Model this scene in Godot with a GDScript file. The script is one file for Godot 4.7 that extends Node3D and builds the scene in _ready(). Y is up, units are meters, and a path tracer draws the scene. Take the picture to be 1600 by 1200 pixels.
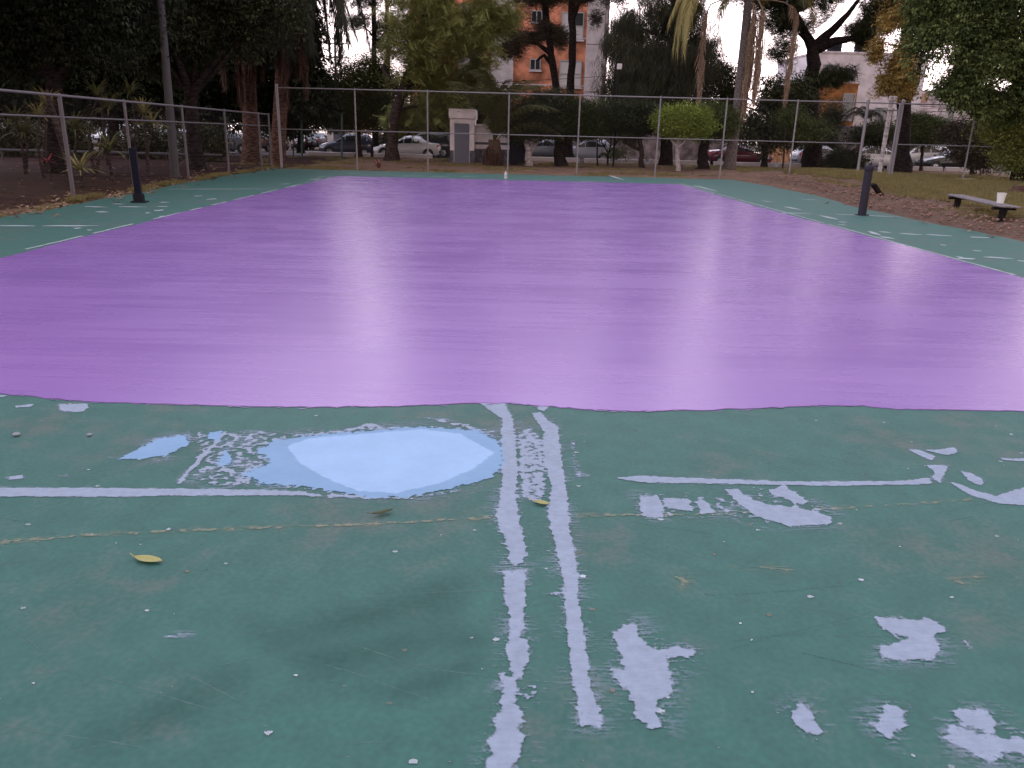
extends Node3D
# A sports court half painted purple, at dusk, with a chain link fence, park trees, parked cars and flats behind. Metres, y up, the court's long axis along z.

var rng := RandomNumberGenerator.new()
var bump := FastNoiseLite.new()
var lump := FastNoiseLite.new()
var M := {}
var T := {}
var taken := {}

class MB:
	var v := PackedVector3Array()
	var n := PackedVector3Array()
	var uv := PackedVector2Array()
	var ix := PackedInt32Array()
	func tri(a: Vector3, b: Vector3, c: Vector3):
		var nn := (c - a).cross(b - a).normalized()
		var k := v.size()
		for p in [a, b, c]:
			v.append(p); n.append(nn); uv.append(Vector2(p.x, p.z))
		ix.append_array([k, k + 1, k + 2])
	func quad(a: Vector3, b: Vector3, c: Vector3, d: Vector3):
		var nn := (c - a).cross(b - a).normalized()
		var k := v.size()
		var w := (b - a).length()
		var h := (d - a).length()
		v.append_array([a, b, c, d]); n.append_array([nn, nn, nn, nn])
		uv.append_array([Vector2(0, h), Vector2(w, h), Vector2(w, 0), Vector2(0, 0)])
		ix.append_array([k, k + 1, k + 2, k, k + 2, k + 3])
	func box(c: Vector3, s: Vector3, b := Basis.IDENTITY, bevel := 0.0):
		var h := s * 0.5
		if bevel <= 0.0:
			var p := []
			for i in 8:
				p.append(c + b * Vector3(h.x * (1 if i & 1 else -1), h.y * (1 if i & 2 else -1), h.z * (1 if i & 4 else -1)))
			quad(p[2], p[3], p[1], p[0]); quad(p[7], p[6], p[4], p[5]); quad(p[6], p[2], p[0], p[4])
			quad(p[3], p[7], p[5], p[1]); quad(p[6], p[7], p[3], p[2]); quad(p[0], p[1], p[5], p[4])
			return
		# rounded upright edges and top edges by stacking inset rings
		var e := minf(bevel, minf(h.x, minf(h.y, h.z)) * 0.9)
		var rings := [[-h.y, e], [-h.y + e, 0.0], [h.y - e, 0.0], [h.y, e]]
		var prev := []
		for r in rings:
			var q: float = r[1]
			var x := h.x - q
			var z := h.z - q
			var ring := []
			for o in [Vector2(x - e, -z), Vector2(x, -z + e), Vector2(x, z - e), Vector2(x - e, z), Vector2(-x + e, z), Vector2(-x, z - e), Vector2(-x, -z + e), Vector2(-x + e, -z)]:
				ring.append(c + b * Vector3(o.x, r[0], o.y))
			if prev:
				for i in 8:
					var j := (i + 1) % 8
					quad(ring[i], ring[j], prev[j], prev[i])
			else:
				for i in range(1, 7): tri(ring[0], ring[i], ring[i + 1])
			prev = ring
		for i in range(1, 7): tri(prev[0], prev[i + 1], prev[i])
	func tube(pts: Array, radii: Array, sides := 8, wob := 0.0, sd := 0):
		var k0 := v.size()
		var up := Vector3(0.31, 0.2, 0.93).normalized()
		var along := 0.0
		for i in pts.size():
			var d: Vector3 = (pts[mini(i + 1, pts.size() - 1)] - pts[maxi(i - 1, 0)]).normalized()
			var a := d.cross(up).normalized()
			var b := d.cross(a)
			if i: along += (pts[i] - pts[i - 1]).length()
			for s in sides + 1:
				var t := TAU * s / sides
				var nn := a * cos(t) + b * sin(t)
				var rr: float = radii[i]
				if wob > 0.0: rr *= 1.0 + wob * sin(float(s % sides) * 2.7 + i * 1.9 + sd)
				v.append(pts[i] + nn * rr); n.append(nn); uv.append(Vector2(float(s) / sides, along))
		for i in pts.size() - 1:
			for s in sides:
				var q := k0 + i * (sides + 1) + s
				ix.append_array([q, q + sides + 1, q + 1, q + 1, q + sides + 1, q + sides + 2])
		for e in [0, pts.size() - 1]:
			var c := v.size()
			var d: Vector3 = (pts[1] - pts[0]).normalized() * -1.0 if e == 0 else (pts[e] - pts[e - 1]).normalized()
			v.append(pts[e]); n.append(d); uv.append(Vector2.ZERO)
			for s in sides + 1:
				v.append(v[k0 + e * (sides + 1) + s]); n.append(d); uv.append(Vector2.ZERO)
			for s in sides:
				ix.append_array([c, c + 1 + s, c + 2 + s] if e == 0 else [c, c + 2 + s, c + 1 + s])
	func lathe(at: Vector3, profile: Array, sides := 16, b := Basis.IDENTITY):
		for i in profile.size() - 1:
			var p: Vector2 = profile[i]
			var q: Vector2 = profile[i + 1]
			var sl := Vector2(q.y - p.y, p.x - q.x).normalized()
			var k := v.size()
			for s in sides + 1:
				var t := TAU * s / sides
				var r := Vector3(cos(t), 0, sin(t))
				v.append(at + b * (r * p.x + Vector3.UP * p.y)); v.append(at + b * (r * q.x + Vector3.UP * q.y))
				var nn := b * (r * sl.x + Vector3.UP * sl.y)
				n.append(nn); n.append(nn); uv.append(Vector2(t, p.y)); uv.append(Vector2(t, q.y))
			for s in sides:
				var o := k + s * 2
				ix.append_array([o, o + 2, o + 1, o + 2, o + 3, o + 1])
	func poly(pts: PackedVector2Array, y: float, drop := 0.0):
		var t := Geometry2D.triangulate_polygon(pts)
		var k := v.size()
		for p in pts:
			v.append(Vector3(p.x, y, p.y)); n.append(Vector3.UP); uv.append(p)
		for i in range(0, t.size(), 3):
			var a := pts[t[i]]; var b := pts[t[i + 1]]; var c := pts[t[i + 2]]
			if (b - a).cross(c - a) > 0: ix.append_array([k + t[i], k + t[i + 1], k + t[i + 2]])
			else: ix.append_array([k + t[i], k + t[i + 2], k + t[i + 1]])
		if drop > 0.0:
			for i in pts.size():
				var a := pts[i]; var b := pts[(i + 1) % pts.size()]
				quad(Vector3(a.x, y, a.y), Vector3(b.x, y, b.y), Vector3(b.x, y - drop, b.y), Vector3(a.x, y - drop, a.y))
	func mesh(m: Material) -> ArrayMesh:
		var a := []
		a.resize(Mesh.ARRAY_MAX)
		a[Mesh.ARRAY_VERTEX] = v; a[Mesh.ARRAY_NORMAL] = n; a[Mesh.ARRAY_TEX_UV] = uv; a[Mesh.ARRAY_INDEX] = ix
		var am := ArrayMesh.new()
		am.add_surface_from_arrays(Mesh.PRIMITIVE_TRIANGLES, a)
		am.surface_set_material(0, m)
		return am

func numbered(called: String) -> String:
	var k: int = taken.get(called, 0)
	taken[called] = k + 1
	return called if k == 0 else "%s_%03d" % [called, k]

func tag(o: Node, label: String, category := "", group := "", kind := "") -> Node:
	if label: o.set_meta("label", label)
	if category: o.set_meta("category", category)
	if group: o.set_meta("group", group)
	if kind: o.set_meta("kind", kind)
	return o

func thing(called: String, label: String, category: String, at := Vector3.ZERO, turn := 0.0, group := "") -> Node3D:
	var o := Node3D.new()
	o.name = numbered(called)
	add_child(o)
	o.position = at
	o.rotation.y = turn
	tag(o, label, category, group)
	return o

func part(called: String, m: Mesh, parent: Node, at := Vector3.ZERO) -> MeshInstance3D:
	var o := MeshInstance3D.new()
	o.name = called if parent != self else numbered(called)
	o.mesh = m
	parent.add_child(o, true)
	o.position = at
	return o

func setting(called: String, m: Mesh, label := "", kind := "structure") -> MeshInstance3D:
	var o := part(called, m, self)
	tag(o, label, "", "", kind)
	return o

func lin(c: Array) -> Color:
	return Color(c[0], c[1], c[2]).linear_to_srgb()

func mat(c: Array, rough := 0.85, tex := "", scale := 1.0, metal := 0.0) -> StandardMaterial3D:
	var m := StandardMaterial3D.new()
	m.albedo_color = lin(c)
	m.roughness = rough
	m.metallic = metal
	if tex:
		m.albedo_texture = T[tex]
		m.uv1_triplanar = true
		m.uv1_world_triplanar = true
		m.uv1_scale = Vector3.ONE * scale
	return m

func noise(freq: float, sd: int, oct := 4) -> FastNoiseLite:
	var f := FastNoiseLite.new()
	f.noise_type = FastNoiseLite.TYPE_SIMPLEX_SMOOTH
	f.frequency = freq
	f.seed = sd
	f.fractal_octaves = oct
	return f

func grey_image(size: int, freq: float, sd: int, lo: float, hi: float, stretch := 1) -> Image:
	var im := noise(freq, sd).get_seamless_image(size / stretch, size)
	im.convert(Image.FORMAT_L8)
	if stretch > 1: im.resize(size, size, Image.INTERPOLATE_CUBIC)
	var d := im.get_data()
	for i in d.size():
		d[i] = int(255.0 * lerpf(lo, hi, clampf((d[i] / 255.0 - 0.5) * 1.5 + 0.5, 0, 1)))
	return Image.create_from_data(size, size, false, Image.FORMAT_L8, d)

func tex(im: Image) -> ImageTexture:
	return ImageTexture.create_from_image(im)

func th(x: float, z: float) -> float:
	# height of the earth round the court (the court's top is 0)
	var h := -0.035 + 0.03 * bump.get_noise_2d(x * 2.0, z * 2.0)
	var r := smoothstep(8.6, 10.4, x) * smoothstep(-48.0, -36.0, z) * (1.0 - smoothstep(2.0, 9.0, z))
	h += r * (0.13 + 0.05 * bump.get_noise_2d(x * 5.0, z * 5.0))
	h += 0.27 * exp(-pow((x - 13.6) / 2.6, 2) - pow((z + 33.0) / 4.5, 2))
	h += 0.13 * exp(-pow((x - 19.5) / 2.6, 2) - pow((z + 33.5) / 4.5, 2))
	h += smoothstep(-9.4, -11.5, x) * 0.06 * smoothstep(-50.0, -40.0, z)
	if x > -9.4 and x < 9.4 and z > -31.0: h = minf(h, -0.02)
	if z < -51.0: h = lerpf(h, -0.16, smoothstep(-51.0, -51.9, z))
	return h

func _ready():
	rng.seed = 7
	bump = noise(0.12, 3, 4)
	lump = noise(0.9, 11, 3)
	light_and_camera()
	textures()
	materials()
	ground()
	court()
	street()
	buildings()
	fences()
	trees()
	garden()
	cars()
	furniture()
	litter()

func light_and_camera():
	var cam := Camera3D.new()
	cam.name = "camera"
	cam.fov = 52.788
	cam.near = 0.05
	cam.far = 600.0
	cam.position = Vector3(0, 1.45, 0)
	cam.rotation_order = EULER_ORDER_YXZ
	cam.rotation_degrees = Vector3(-17.775, -0.979, 1.432)
	add_child(cam)
	cam.current = true
	var sky_mat := ProceduralSkyMaterial.new()
	sky_mat.sky_top_color = Color(0.70, 0.70, 0.78)
	sky_mat.sky_horizon_color = Color(1.0, 0.905, 0.885)
	sky_mat.sky_curve = 0.2
	sky_mat.sky_energy_multiplier = 1.9
	sky_mat.ground_horizon_color = Color(0.45, 0.40, 0.38)
	sky_mat.ground_bottom_color = Color(0.25, 0.22, 0.2)
	sky_mat.sun_angle_max = 1.0
	var sky := Sky.new()
	sky.sky_material = sky_mat
	var env := Environment.new()
	env.background_mode = Environment.BG_SKY
	env.sky = sky
	env.tonemap_mode = Environment.TONE_MAPPER_LINEAR
	env.tonemap_exposure = 0.9
	env.sdfgi_enabled = true
	env.ssao_enabled = true
	env.ssil_enabled = true
	var we := WorldEnvironment.new()
	we.name = "world_environment"
	we.environment = env
	add_child(we)
	var sun := DirectionalLight3D.new()
	sun.name = "sun"
	sun.light_energy = 0.15
	sun.light_color = Color(1.0, 0.9, 0.84)
	sun.light_angular_distance = 40.0
	sun.shadow_enabled = true
	sun.rotation_degrees = Vector3(-48, 25, 0)
	add_child(sun)

func textures():
	T.fine = tex(grey_image(512, 0.05, 21, 0.72, 1.0))
	T.blotch = tex(grey_image(512, 0.012, 22, 0.62, 1.0))
	T.soft = tex(grey_image(512, 0.012, 26, 0.88, 1.0))
	T.bark = tex(grey_image(512, 0.03, 23, 0.4, 1.0, 4))
	T.wave = tex(grey_image(1024, 0.012, 24, 0.0, 1.0, 4))
	# green court coat: dull patches, worn brownish areas, pale dust
	var a := noise(0.004, 31, 5).get_seamless_image(1024, 1024)
	var b := noise(0.02, 32, 4).get_seamless_image(1024, 1024)
	var c := noise(0.15, 33, 3).get_seamless_image(1024, 1024)
	var da := a.get_data(); var db := b.get_data(); var dc := c.get_data()
	var out := PackedByteArray()
	out.resize(1024 * 1024 * 3)
	for i in 1024 * 1024:
		var x := da[i] / 255.0; var y := db[i] / 255.0; var w := dc[i] / 255.0
		var worn := clampf((x * 0.7 + y * 0.5 + (w - 0.5) * 0.35 - 0.66) * 3.0, 0.0, 1.0)
		var g := 0.90 + 0.12 * y + 0.15 * (w - 0.5)
		out[i * 3] = int(clampf(lerpf(50, 74, worn) * g, 0, 255))
		out[i * 3 + 1] = int(clampf(lerpf(97, 94, worn) * g, 0, 255))
		out[i * 3 + 2] = int(clampf(lerpf(86, 86, worn) * g, 0, 255))
	T.court = tex(Image.create_from_data(1024, 1024, false, Image.FORMAT_RGB8, out))
	# fresh purple coat: roller strokes across the court, thin and thick
	var s1 := noise(0.01, 41, 4).get_seamless_image(128, 1024)
	s1.convert(Image.FORMAT_L8); s1.resize(1024, 1024, Image.INTERPOLATE_CUBIC)
	var s2 := noise(0.05, 42, 3).get_seamless_image(64, 1024)
	s2.convert(Image.FORMAT_L8); s2.resize(1024, 1024, Image.INTERPOLATE_CUBIC)
	var p1 := s1.get_data(); var p2 := s2.get_data()
	out = PackedByteArray(); out.resize(1024 * 1024 * 3)
	var rough := PackedByteArray(); rough.resize(1024 * 1024)
	var high := PackedByteArray(); high.resize(1024 * 1024)
	for i in 1024 * 1024:
		var x := p1[i] / 255.0; var y := p2[i] / 255.0; var w := dc[i] / 255.0; var q := da[i] / 255.0
		var k := 0.98 + 0.045 * (x - 0.5) + 0.025 * (y - 0.5)
		out[i * 3] = int(142 * k); out[i * 3 + 1] = int(106 * k); out[i * 3 + 2] = int(minf(168 * (0.5 + 0.5 * k), 255))
		rough[i] = int(255 * clampf(0.275 + 0.05 * (x - 0.5) + 0.06 * (y - 0.5) + 0.06 * (q - 0.5), 0.1, 0.8))
		high[i] = int(255 * clampf(0.45 * x + 0.4 * y + 0.12 * w, 0, 1))
	T.purple = tex(Image.create_from_data(1024, 1024, false, Image.FORMAT_RGB8, out))
	T.purple_rough = tex(Image.create_from_data(1024, 1024, false, Image.FORMAT_L8, rough))
	T.purple_high = tex(Image.create_from_data(1024, 1024, false, Image.FORMAT_L8, high))
	# earth: bare soil, dry leaves, thin grass, laid out by place
	var N := 1400
	var im := PackedByteArray(); im.resize(N * N * 3)
	var na := noise(0.006, 51, 5).get_image(N, N); na.convert(Image.FORMAT_L8)
	var nb := noise(0.06, 52, 4).get_image(N, N); nb.convert(Image.FORMAT_L8)
	var nc := noise(0.3, 53, 2).get_image(N, N); nc.convert(Image.FORMAT_L8)
	var xa := na.get_data(); var xb := nb.get_data(); var xc := nc.get_data()
	for j in N:
		var z := -62.0 + 82.0 * j / N
		for i in N:
			var x := -41.0 + 82.0 * i / N
			var o := j * N + i
			var big := xa[o] / 255.0; var mid := xb[o] / 255.0; var tiny := xc[o] / 255.0
			var lawn := clampf((big - 0.42) * 4.0 + (mid - 0.5) * 1.6, 0.0, 1.0)
			if x > 8.0: lawn *= clampf((x - 9.4 - (mid - 0.5) * 2.5) / 1.6, 0.0, 1.0); lawn = clampf(lawn * 1.5, 0, 0.9)
			elif x < -9.0: lawn *= 0.18
			else: lawn *= 0.5
			if z < -33.5: lawn *= 0.22
			var g := 0.72 + 0.36 * tiny + 0.25 * (mid - 0.5)
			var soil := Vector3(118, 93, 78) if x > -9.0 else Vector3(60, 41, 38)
			var turf := Vector3(122, 112, 72)
			var cc: Vector3 = soil.lerp(turf, lawn) * g
			im[o * 3] = int(clampf(cc.x, 0, 255)); im[o * 3 + 1] = int(clampf(cc.y, 0, 255)); im[o * 3 + 2] = int(clampf(cc.z, 0, 255))
	T.earth = tex(Image.create_from_data(N, N, false, Image.FORMAT_RGB8, im))
	patch_texture()

const PX0 := -3.3
const PZ0 := -4.5
const PW := 6.8
const PD := 3.2
# filler and primer patches on the near green: [layer, fray in metres, cover, outline x z x z ...]; layers 0 blue, 1 pale blue core, 2 lavender white, 3 old yellow line, 4 dark smear
func patches() -> Array:
	return [
		[0, 0.035, 1.0, [-1.105, -3.525, -0.968, -3.599, -0.711, -3.674, -0.395, -3.763, -0.112, -3.723, 0.005, -3.58, 0.03, -3.342, -0.027, -3.141, -0.211, -3.022, -0.366, -2.942, -0.525, -2.93, -0.695, -2.984, -0.841, -3.028, -1.008, -3.041, -1.12, -3.135, -1.035, -3.279, -1.143, -3.394]],
		[1, 0.01, 1.0, [-1.017, -3.464, -0.944, -3.566, -0.705, -3.639, -0.392, -3.726, -0.191, -3.665, -0.019, -3.432, -0.11, -3.248, -0.244, -3.085, -0.424, -2.976, -0.588, -2.988, -0.75, -3.11, -0.9, -3.263]],
		[0, 0.02, 0.9, [-1.738, -3.276, -1.655, -3.539, -1.549, -3.587, -1.483, -3.473, -1.531, -3.33, -1.619, -3.282]],
		[0, 0.02, 0.7, [-1.453, -3.627, -1.383, -3.675, -1.35, -3.513, -1.438, -3.525]],
		[0, 0.02, 0.8, [-1.273, -3.218, -1.301, -3.434, -1.214, -3.3, -1.208, -3.228]],
		[2, 0.02, 0.5, [-1.531, -3.623, -1.165, -3.677, -0.967, -3.532, -0.995, -3.188, -1.03, -3.021, -1.19, -3.014, -1.374, -3.137, -1.412, -3.389]],
		[2, 0.012, 0.9, [-1.376, -3.026, -1.384, -3.613, -1.38, -3.666, -1.359, -3.632, -1.352, -3.026]],
		[2, 0.012, 0.7, [-1.142, -3.016, -1.123, -3.232, -1.1, -3.233, -1.105, -3.018]],
		[2, 0.012, 0.62, [-1.09, -3.526, -0.725, -3.755, -0.687, -3.823, -0.594, -3.762, -0.46, -3.75, -0.586, -3.707, -0.716, -3.7, -0.948, -3.583]],
		[2, 0.012, 0.6, [-0.427, -3.905, -0.271, -3.884, -0.113, -3.768, -0.013, -3.719, -0.028, -3.664, -0.196, -3.764]],
		[2, 0.012, 0.55, [-0.199, -3.82, -0.125, -3.815, -0.094, -3.697, -0.11, -3.66, -0.146, -3.767]],
		[2, 0.018, 1.0, [-0.116, -4.164, 0.03, -4.173, 0.078, -3.903, 0.088, -3.584, 0.095, -3.271, 0.079, -3.003, 0.093, -2.718, 0.113, -2.531, 0.094, -2.419, 0.053, -2.418, 0.035, -2.566, -0.006, -2.778, 0.014, -3, 0.018, -3.341, 0.011, -3.666, 0.02, -3.89, -0.062, -4.048]],
		[2, 0.022, 0.62, [0.089, -3.715, 0.171, -3.783, 0.235, -3.591, 0.22, -3.072, 0.194, -2.887, 0.095, -2.942, 0.083, -3.271]],
		[2, 0.018, 1.0, [0.032, -2.375, 0.109, -2.377, 0.097, -2.122, 0.082, -1.996, 0.104, -1.991, 0.101, -1.901, 0.079, -1.822, 0.052, -1.821, 0.036, -1.943, 0.048, -2.121, 0.028, -2.199]],
		[2, 0.03, 1.0, [0.021, -1.834, 0.063, -1.821, 0.067, -1.738, 0.077, -1.642, 0.08, -1.576, 0.048, -1.463, -0.02, -1.462, -0.002, -1.596, 0.017, -1.688]],
		[2, 0.02, 0.5, [0.078, -1.777, 0.139, -1.77, 0.102, -1.714, 0.086, -1.62, 0.07, -1.619]],
		[2, 0.01, 0.75, [0.008, -2.374, 0.116, -2.398, 0.115, -2.373, 0.012, -2.353]],
		[2, 0.01, 0.6, [0.062, -1.795, 0.149, -1.778, 0.139, -1.768, 0.062, -1.779]],
		[2, 0.01, 0.75, [0.176, -2.247, 0.232, -2.253, 0.23, -2.234, 0.179, -2.229]],
		[2, 0.018, 1.0, [0.171, -4.009, 0.235, -4.013, 0.264, -3.894, 0.313, -3.8, 0.306, -3.511, 0.3, -3.209, 0.297, -2.891, 0.285, -2.673, 0.291, -2.491, 0.29, -2.353, 0.273, -2.216, 0.277, -2.059, 0.274, -1.934, 0.269, -1.794, 0.286, -1.698, 0.282, -1.632, 0.225, -1.631, 0.227, -1.741, 0.221, -1.903, 0.221, -2.058, 0.228, -2.234, 0.226, -2.393, 0.211, -2.67, 0.202, -2.83, 0.234, -3.072, 0.217, -3.35, 0.219, -3.59, 0.235, -3.722]],
		[2, 0.01, 0.9, [0.211, -4.117, 0.293, -4.166, 0.257, -4.035, 0.222, -4.043]],
		[2, 0.015, 0.55, [0.357, -3.597, 0.407, -3.616, 0.375, -3.514, 0.376, -3.248, 0.41, -3.179, 0.349, -3.143, 0.349, -3.282]],
		[2, 0.012, 1.0, [-2.232, -2.959, -1.658, -2.976, -1.288, -2.985, -0.965, -2.986, -0.801, -2.974, -0.818, -2.937, -1.262, -2.919, -1.643, -2.892, -2.177, -2.877]],
		[2, 0.02, 0.6, [-1.015, -2.971, -0.693, -2.972, -0.473, -2.944, -0.211, -3.016, -0.047, -3.048, -0.208, -2.979, -0.441, -2.904, -0.788, -2.92]],
		[2, 0.015, 0.95, [-2.401, -3.997, -2.248, -4.017, -2.206, -3.946, -2.207, -3.876, -2.321, -3.889]],
		[2, 0.01, 0.7, [-2.622, -3.953, -2.523, -4.001, -2.504, -3.95, -2.581, -3.925]],
		[2, 0.01, 0.9, [-2.831, -4.135, -2.749, -4.129, -2.743, -4.096, -2.804, -4.092]],
		[2, 0.01, 0.85, [-2.115, -3.072, -2.057, -3.094, -2.029, -3.056, -2.082, -3.035]],
		[2, 0.01, 0.7, [-1.903, -3.094, -1.865, -3.116, -1.85, -3.077, -1.882, -3.076]],
		[2, 0.012, 1.0, [0.53, -3.171, 0.643, -3.196, 0.93, -3.181, 1.301, -3.162, 1.807, -3.19, 1.991, -3.233, 1.956, -3.163, 1.487, -3.123, 1.059, -3.126, 0.659, -3.122, 0.572, -3.146]],
		[2, 0.012, 1.0, [2.054, -3.578, 2.109, -3.573, 2.147, -3.485, 2.101, -3.436, 2.075, -3.482]],
		[2, 0.012, 1.0, [2.132, -3.574, 2.222, -3.578, 2.308, -3.616, 2.296, -3.548, 2.214, -3.504, 2.173, -3.534]],
		[2, 0.012, 1.0, [2.041, -3.38, 2.155, -3.385, 2.056, -3.249, 2, -3.178, 1.987, -3.225, 2.041, -3.299]],
		[2, 0.015, 1.0, [2.167, -3.319, 2.218, -3.292, 2.222, -3.208, 2.173, -3.145, 2.153, -3.205]],
		[2, 0.012, 1.0, [2.049, -3.194, 2.088, -3.168, 2.129, -3.091, 2.179, -3.054, 2.365, -3.146, 2.476, -3.137, 2.353, -2.957, 2.248, -2.965, 2.147, -2.979, 2.062, -3.062]],
		[2, 0.01, 0.9, [2.46, -3.484, 2.708, -3.479, 2.675, -3.431, 2.476, -3.453]],
		[2, 0.018, 0.95, [0.603, -2.974, 0.688, -3.002, 0.688, -2.906, 0.673, -2.787, 0.592, -2.795, 0.587, -2.89]],
		[2, 0.015, 0.9, [0.697, -2.978, 0.818, -2.97, 0.8, -2.858, 0.7, -2.871]],
		[2, 0.015, 0.85, [0.836, -2.965, 0.876, -2.96, 0.902, -2.845, 0.828, -2.831]],
		[2, 0.018, 1.0, [0.987, -3.071, 1.046, -3.079, 1.094, -2.963, 1.163, -2.924, 1.275, -2.899, 1.368, -2.828, 1.33, -2.761, 1.158, -2.739, 1.054, -2.817, 1.023, -2.907]],
		[2, 0.015, 1.0, [1.175, -3.059, 1.272, -3.121, 1.317, -2.959, 1.267, -2.933, 1.211, -3.01]],
		[2, 0.022, 1.0, [0.428, -2.093, 0.453, -2.05, 0.434, -2.005, 0.475, -1.959, 0.508, -1.933, 0.506, -1.852, 0.501, -1.772, 0.454, -1.73, 0.437, -1.696, 0.436, -1.632, 0.413, -1.623, 0.374, -1.668, 0.374, -1.757, 0.34, -1.816, 0.334, -1.866, 0.37, -1.864, 0.372, -1.966, 0.363, -2.028]],
		[2, 0.025, 0.9, [0.481, -1.944, 0.555, -1.973, 0.619, -1.953, 0.596, -1.92, 0.503, -1.909]],
		[2, 0.018, 1.0, [1.226, -2.14, 1.331, -2.125, 1.406, -2.131, 1.423, -2.07, 1.362, -2.036, 1.359, -1.988, 1.312, -1.924, 1.224, -1.913, 1.15, -1.926, 1.164, -1.981, 1.213, -1.988, 1.276, -2.027, 1.22, -2.065]],
		[2, 0.022, 0.95, [0.783, -1.695, 0.831, -1.73, 0.855, -1.711, 0.846, -1.61, 0.803, -1.618, 0.793, -1.664]],
		[2, 0.025, 0.95, [0.978, -1.679, 1.017, -1.652, 1.053, -1.722, 1.103, -1.735, 1.106, -1.698, 1.069, -1.637, 1.016, -1.591, 0.997, -1.635]],
		[2, 0.025, 0.95, [1.244, -1.715, 1.342, -1.71, 1.334, -1.65, 1.308, -1.625, 1.231, -1.655]],
		[2, 0.025, 1.0, [1.159, -1.611, 1.208, -1.65, 1.307, -1.613, 1.425, -1.589, 1.387, -1.533, 1.276, -1.563, 1.246, -1.517, 1.184, -1.572]],
		[2, 0.008, 0.9, [1.444, -2.028, 1.458, -2.025, 1.451, -1.981, 1.436, -1.99]],
		[2, 0.015, 0.5, [-0.992, -1.99, -0.914, -2.008, -0.898, -1.98, -0.978, -1.966]],
		[2, 0.06, 0.47, [-1.223, -3.604, -1.005, -3.685, -0.729, -3.773, -0.335, -3.832, -0.03, -3.773, 0.036, -3.581, 0.036, -3.198, -0.048, -3.061, -0.362, -2.901, -0.738, -2.934, -0.967, -2.992, -1.206, -2.982, -1.336, -3.04, -1.397, -3.429]],
		[2, 0.05, 0.42, [-1.772, -3.297, -1.711, -3.562, -1.544, -3.657, -1.431, -3.699, -1.426, -3.509, -1.507, -3.258, -1.671, -3.236]],
		[2, 0.05, 0.44, [0.037, -4.054, 0.113, -3.905, 0.149, -3.504, 0.13, -2.885, 0.143, -2.523, 0.114, -2.348, 0.108, -1.991, 0.116, -1.817, 0.094, -1.464, -0.035, -1.462, -0.003, -1.641, 0.016, -1.815, 0.026, -2.12, 0.003, -2.386, -0.022, -2.822, -0.007, -3.496]],
		[2, 0.05, 0.44, [0.198, -3.96, 0.306, -3.916, 0.331, -3.512, 0.311, -2.834, 0.305, -2.438, 0.296, -2.127, 0.285, -1.876, 0.302, -1.718, 0.291, -1.623, 0.211, -1.622, 0.207, -1.874, 0.209, -2.233, 0.188, -2.67, 0.224, -3.507]],
		[2, 0.06, 0.37, [0.38, -2.112, 0.483, -2.114, 0.518, -1.985, 0.633, -1.978, 0.613, -1.897, 0.523, -1.825, 0.5, -1.721, 0.45, -1.604, 0.365, -1.636, 0.342, -1.769, 0.32, -1.877]],
		[2, 0.05, 0.42, [0.575, -3.035, 0.975, -3.026, 1.179, -3.144, 1.318, -3.13, 1.413, -2.875, 1.353, -2.73, 1.07, -2.721, 0.917, -2.812, 0.558, -2.761]],
		[2, 0.05, 0.36, [1.226, -2.168, 1.43, -2.156, 1.446, -2.071, 1.33, -1.898, 1.111, -1.893]],
		[2, 0.05, 0.37, [0.763, -1.702, 0.832, -1.748, 0.886, -1.729, 0.873, -1.611, 0.816, -1.592, 0.764, -1.631]],
		[2, 0.05, 0.37, [0.967, -1.693, 1.111, -1.758, 1.13, -1.708, 1.08, -1.625, 1.008, -1.573, 0.967, -1.635]],
		[2, 0.05, 0.37, [1.179, -1.685, 1.279, -1.741, 1.386, -1.713, 1.446, -1.62, 1.373, -1.512, 1.206, -1.5, 1.134, -1.571]],
		[3, 0.014, 0.56, [-1.93, -2.502, -1.542, -2.596, -0.948, -2.671, -0.441, -2.725, 0.01, -2.795, 0.01, -2.757, -0.436, -2.689, -0.937, -2.636, -1.525, -2.562, -1.909, -2.471]],
		[3, 0.012, 0.55, [0.32, -2.818, 0.849, -2.854, 1.405, -2.921, 1.755, -2.97, 2.07, -3.037, 2.048, -2.999, 1.74, -2.939, 1.391, -2.886, 0.84, -2.815, 0.317, -2.785]],
		[3, 0.02, 0.5, [0.611, -2.363, 0.68, -2.398, 0.681, -2.304, 0.617, -2.263]],
		[3, 0.02, 0.5, [1.59, -2.37, 1.743, -2.417, 1.741, -2.375, 1.606, -2.318]],
		[3, 0.02, 0.42, [0.837, -2.433, 0.982, -2.45, 1.133, -2.42, 1.11, -2.39, 0.92, -2.401]],
		[4, 0.10, 0.75, [-0.715, -2.019, -0.507, -2.09, -0.284, -2.239, -0.138, -2.281, -0.17, -2.133, -0.416, -2.026, -0.65, -1.958]],
		[4, 0.08, 0.8, [-0.566, -1.886, -0.369, -1.98, -0.162, -2.032, -0.063, -1.987, -0.248, -1.922, -0.453, -1.833]],
		[4, 0.06, 0.7, [-0.35, -1.755, -0.198, -1.797, -0.059, -1.897, -0.126, -1.786, -0.26, -1.732]],
		[4, 0.08, 0.7, [-0.989, -1.579, -0.886, -1.672, -0.769, -1.812, -0.716, -1.787, -0.81, -1.65, -0.927, -1.549]],
	]

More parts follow.
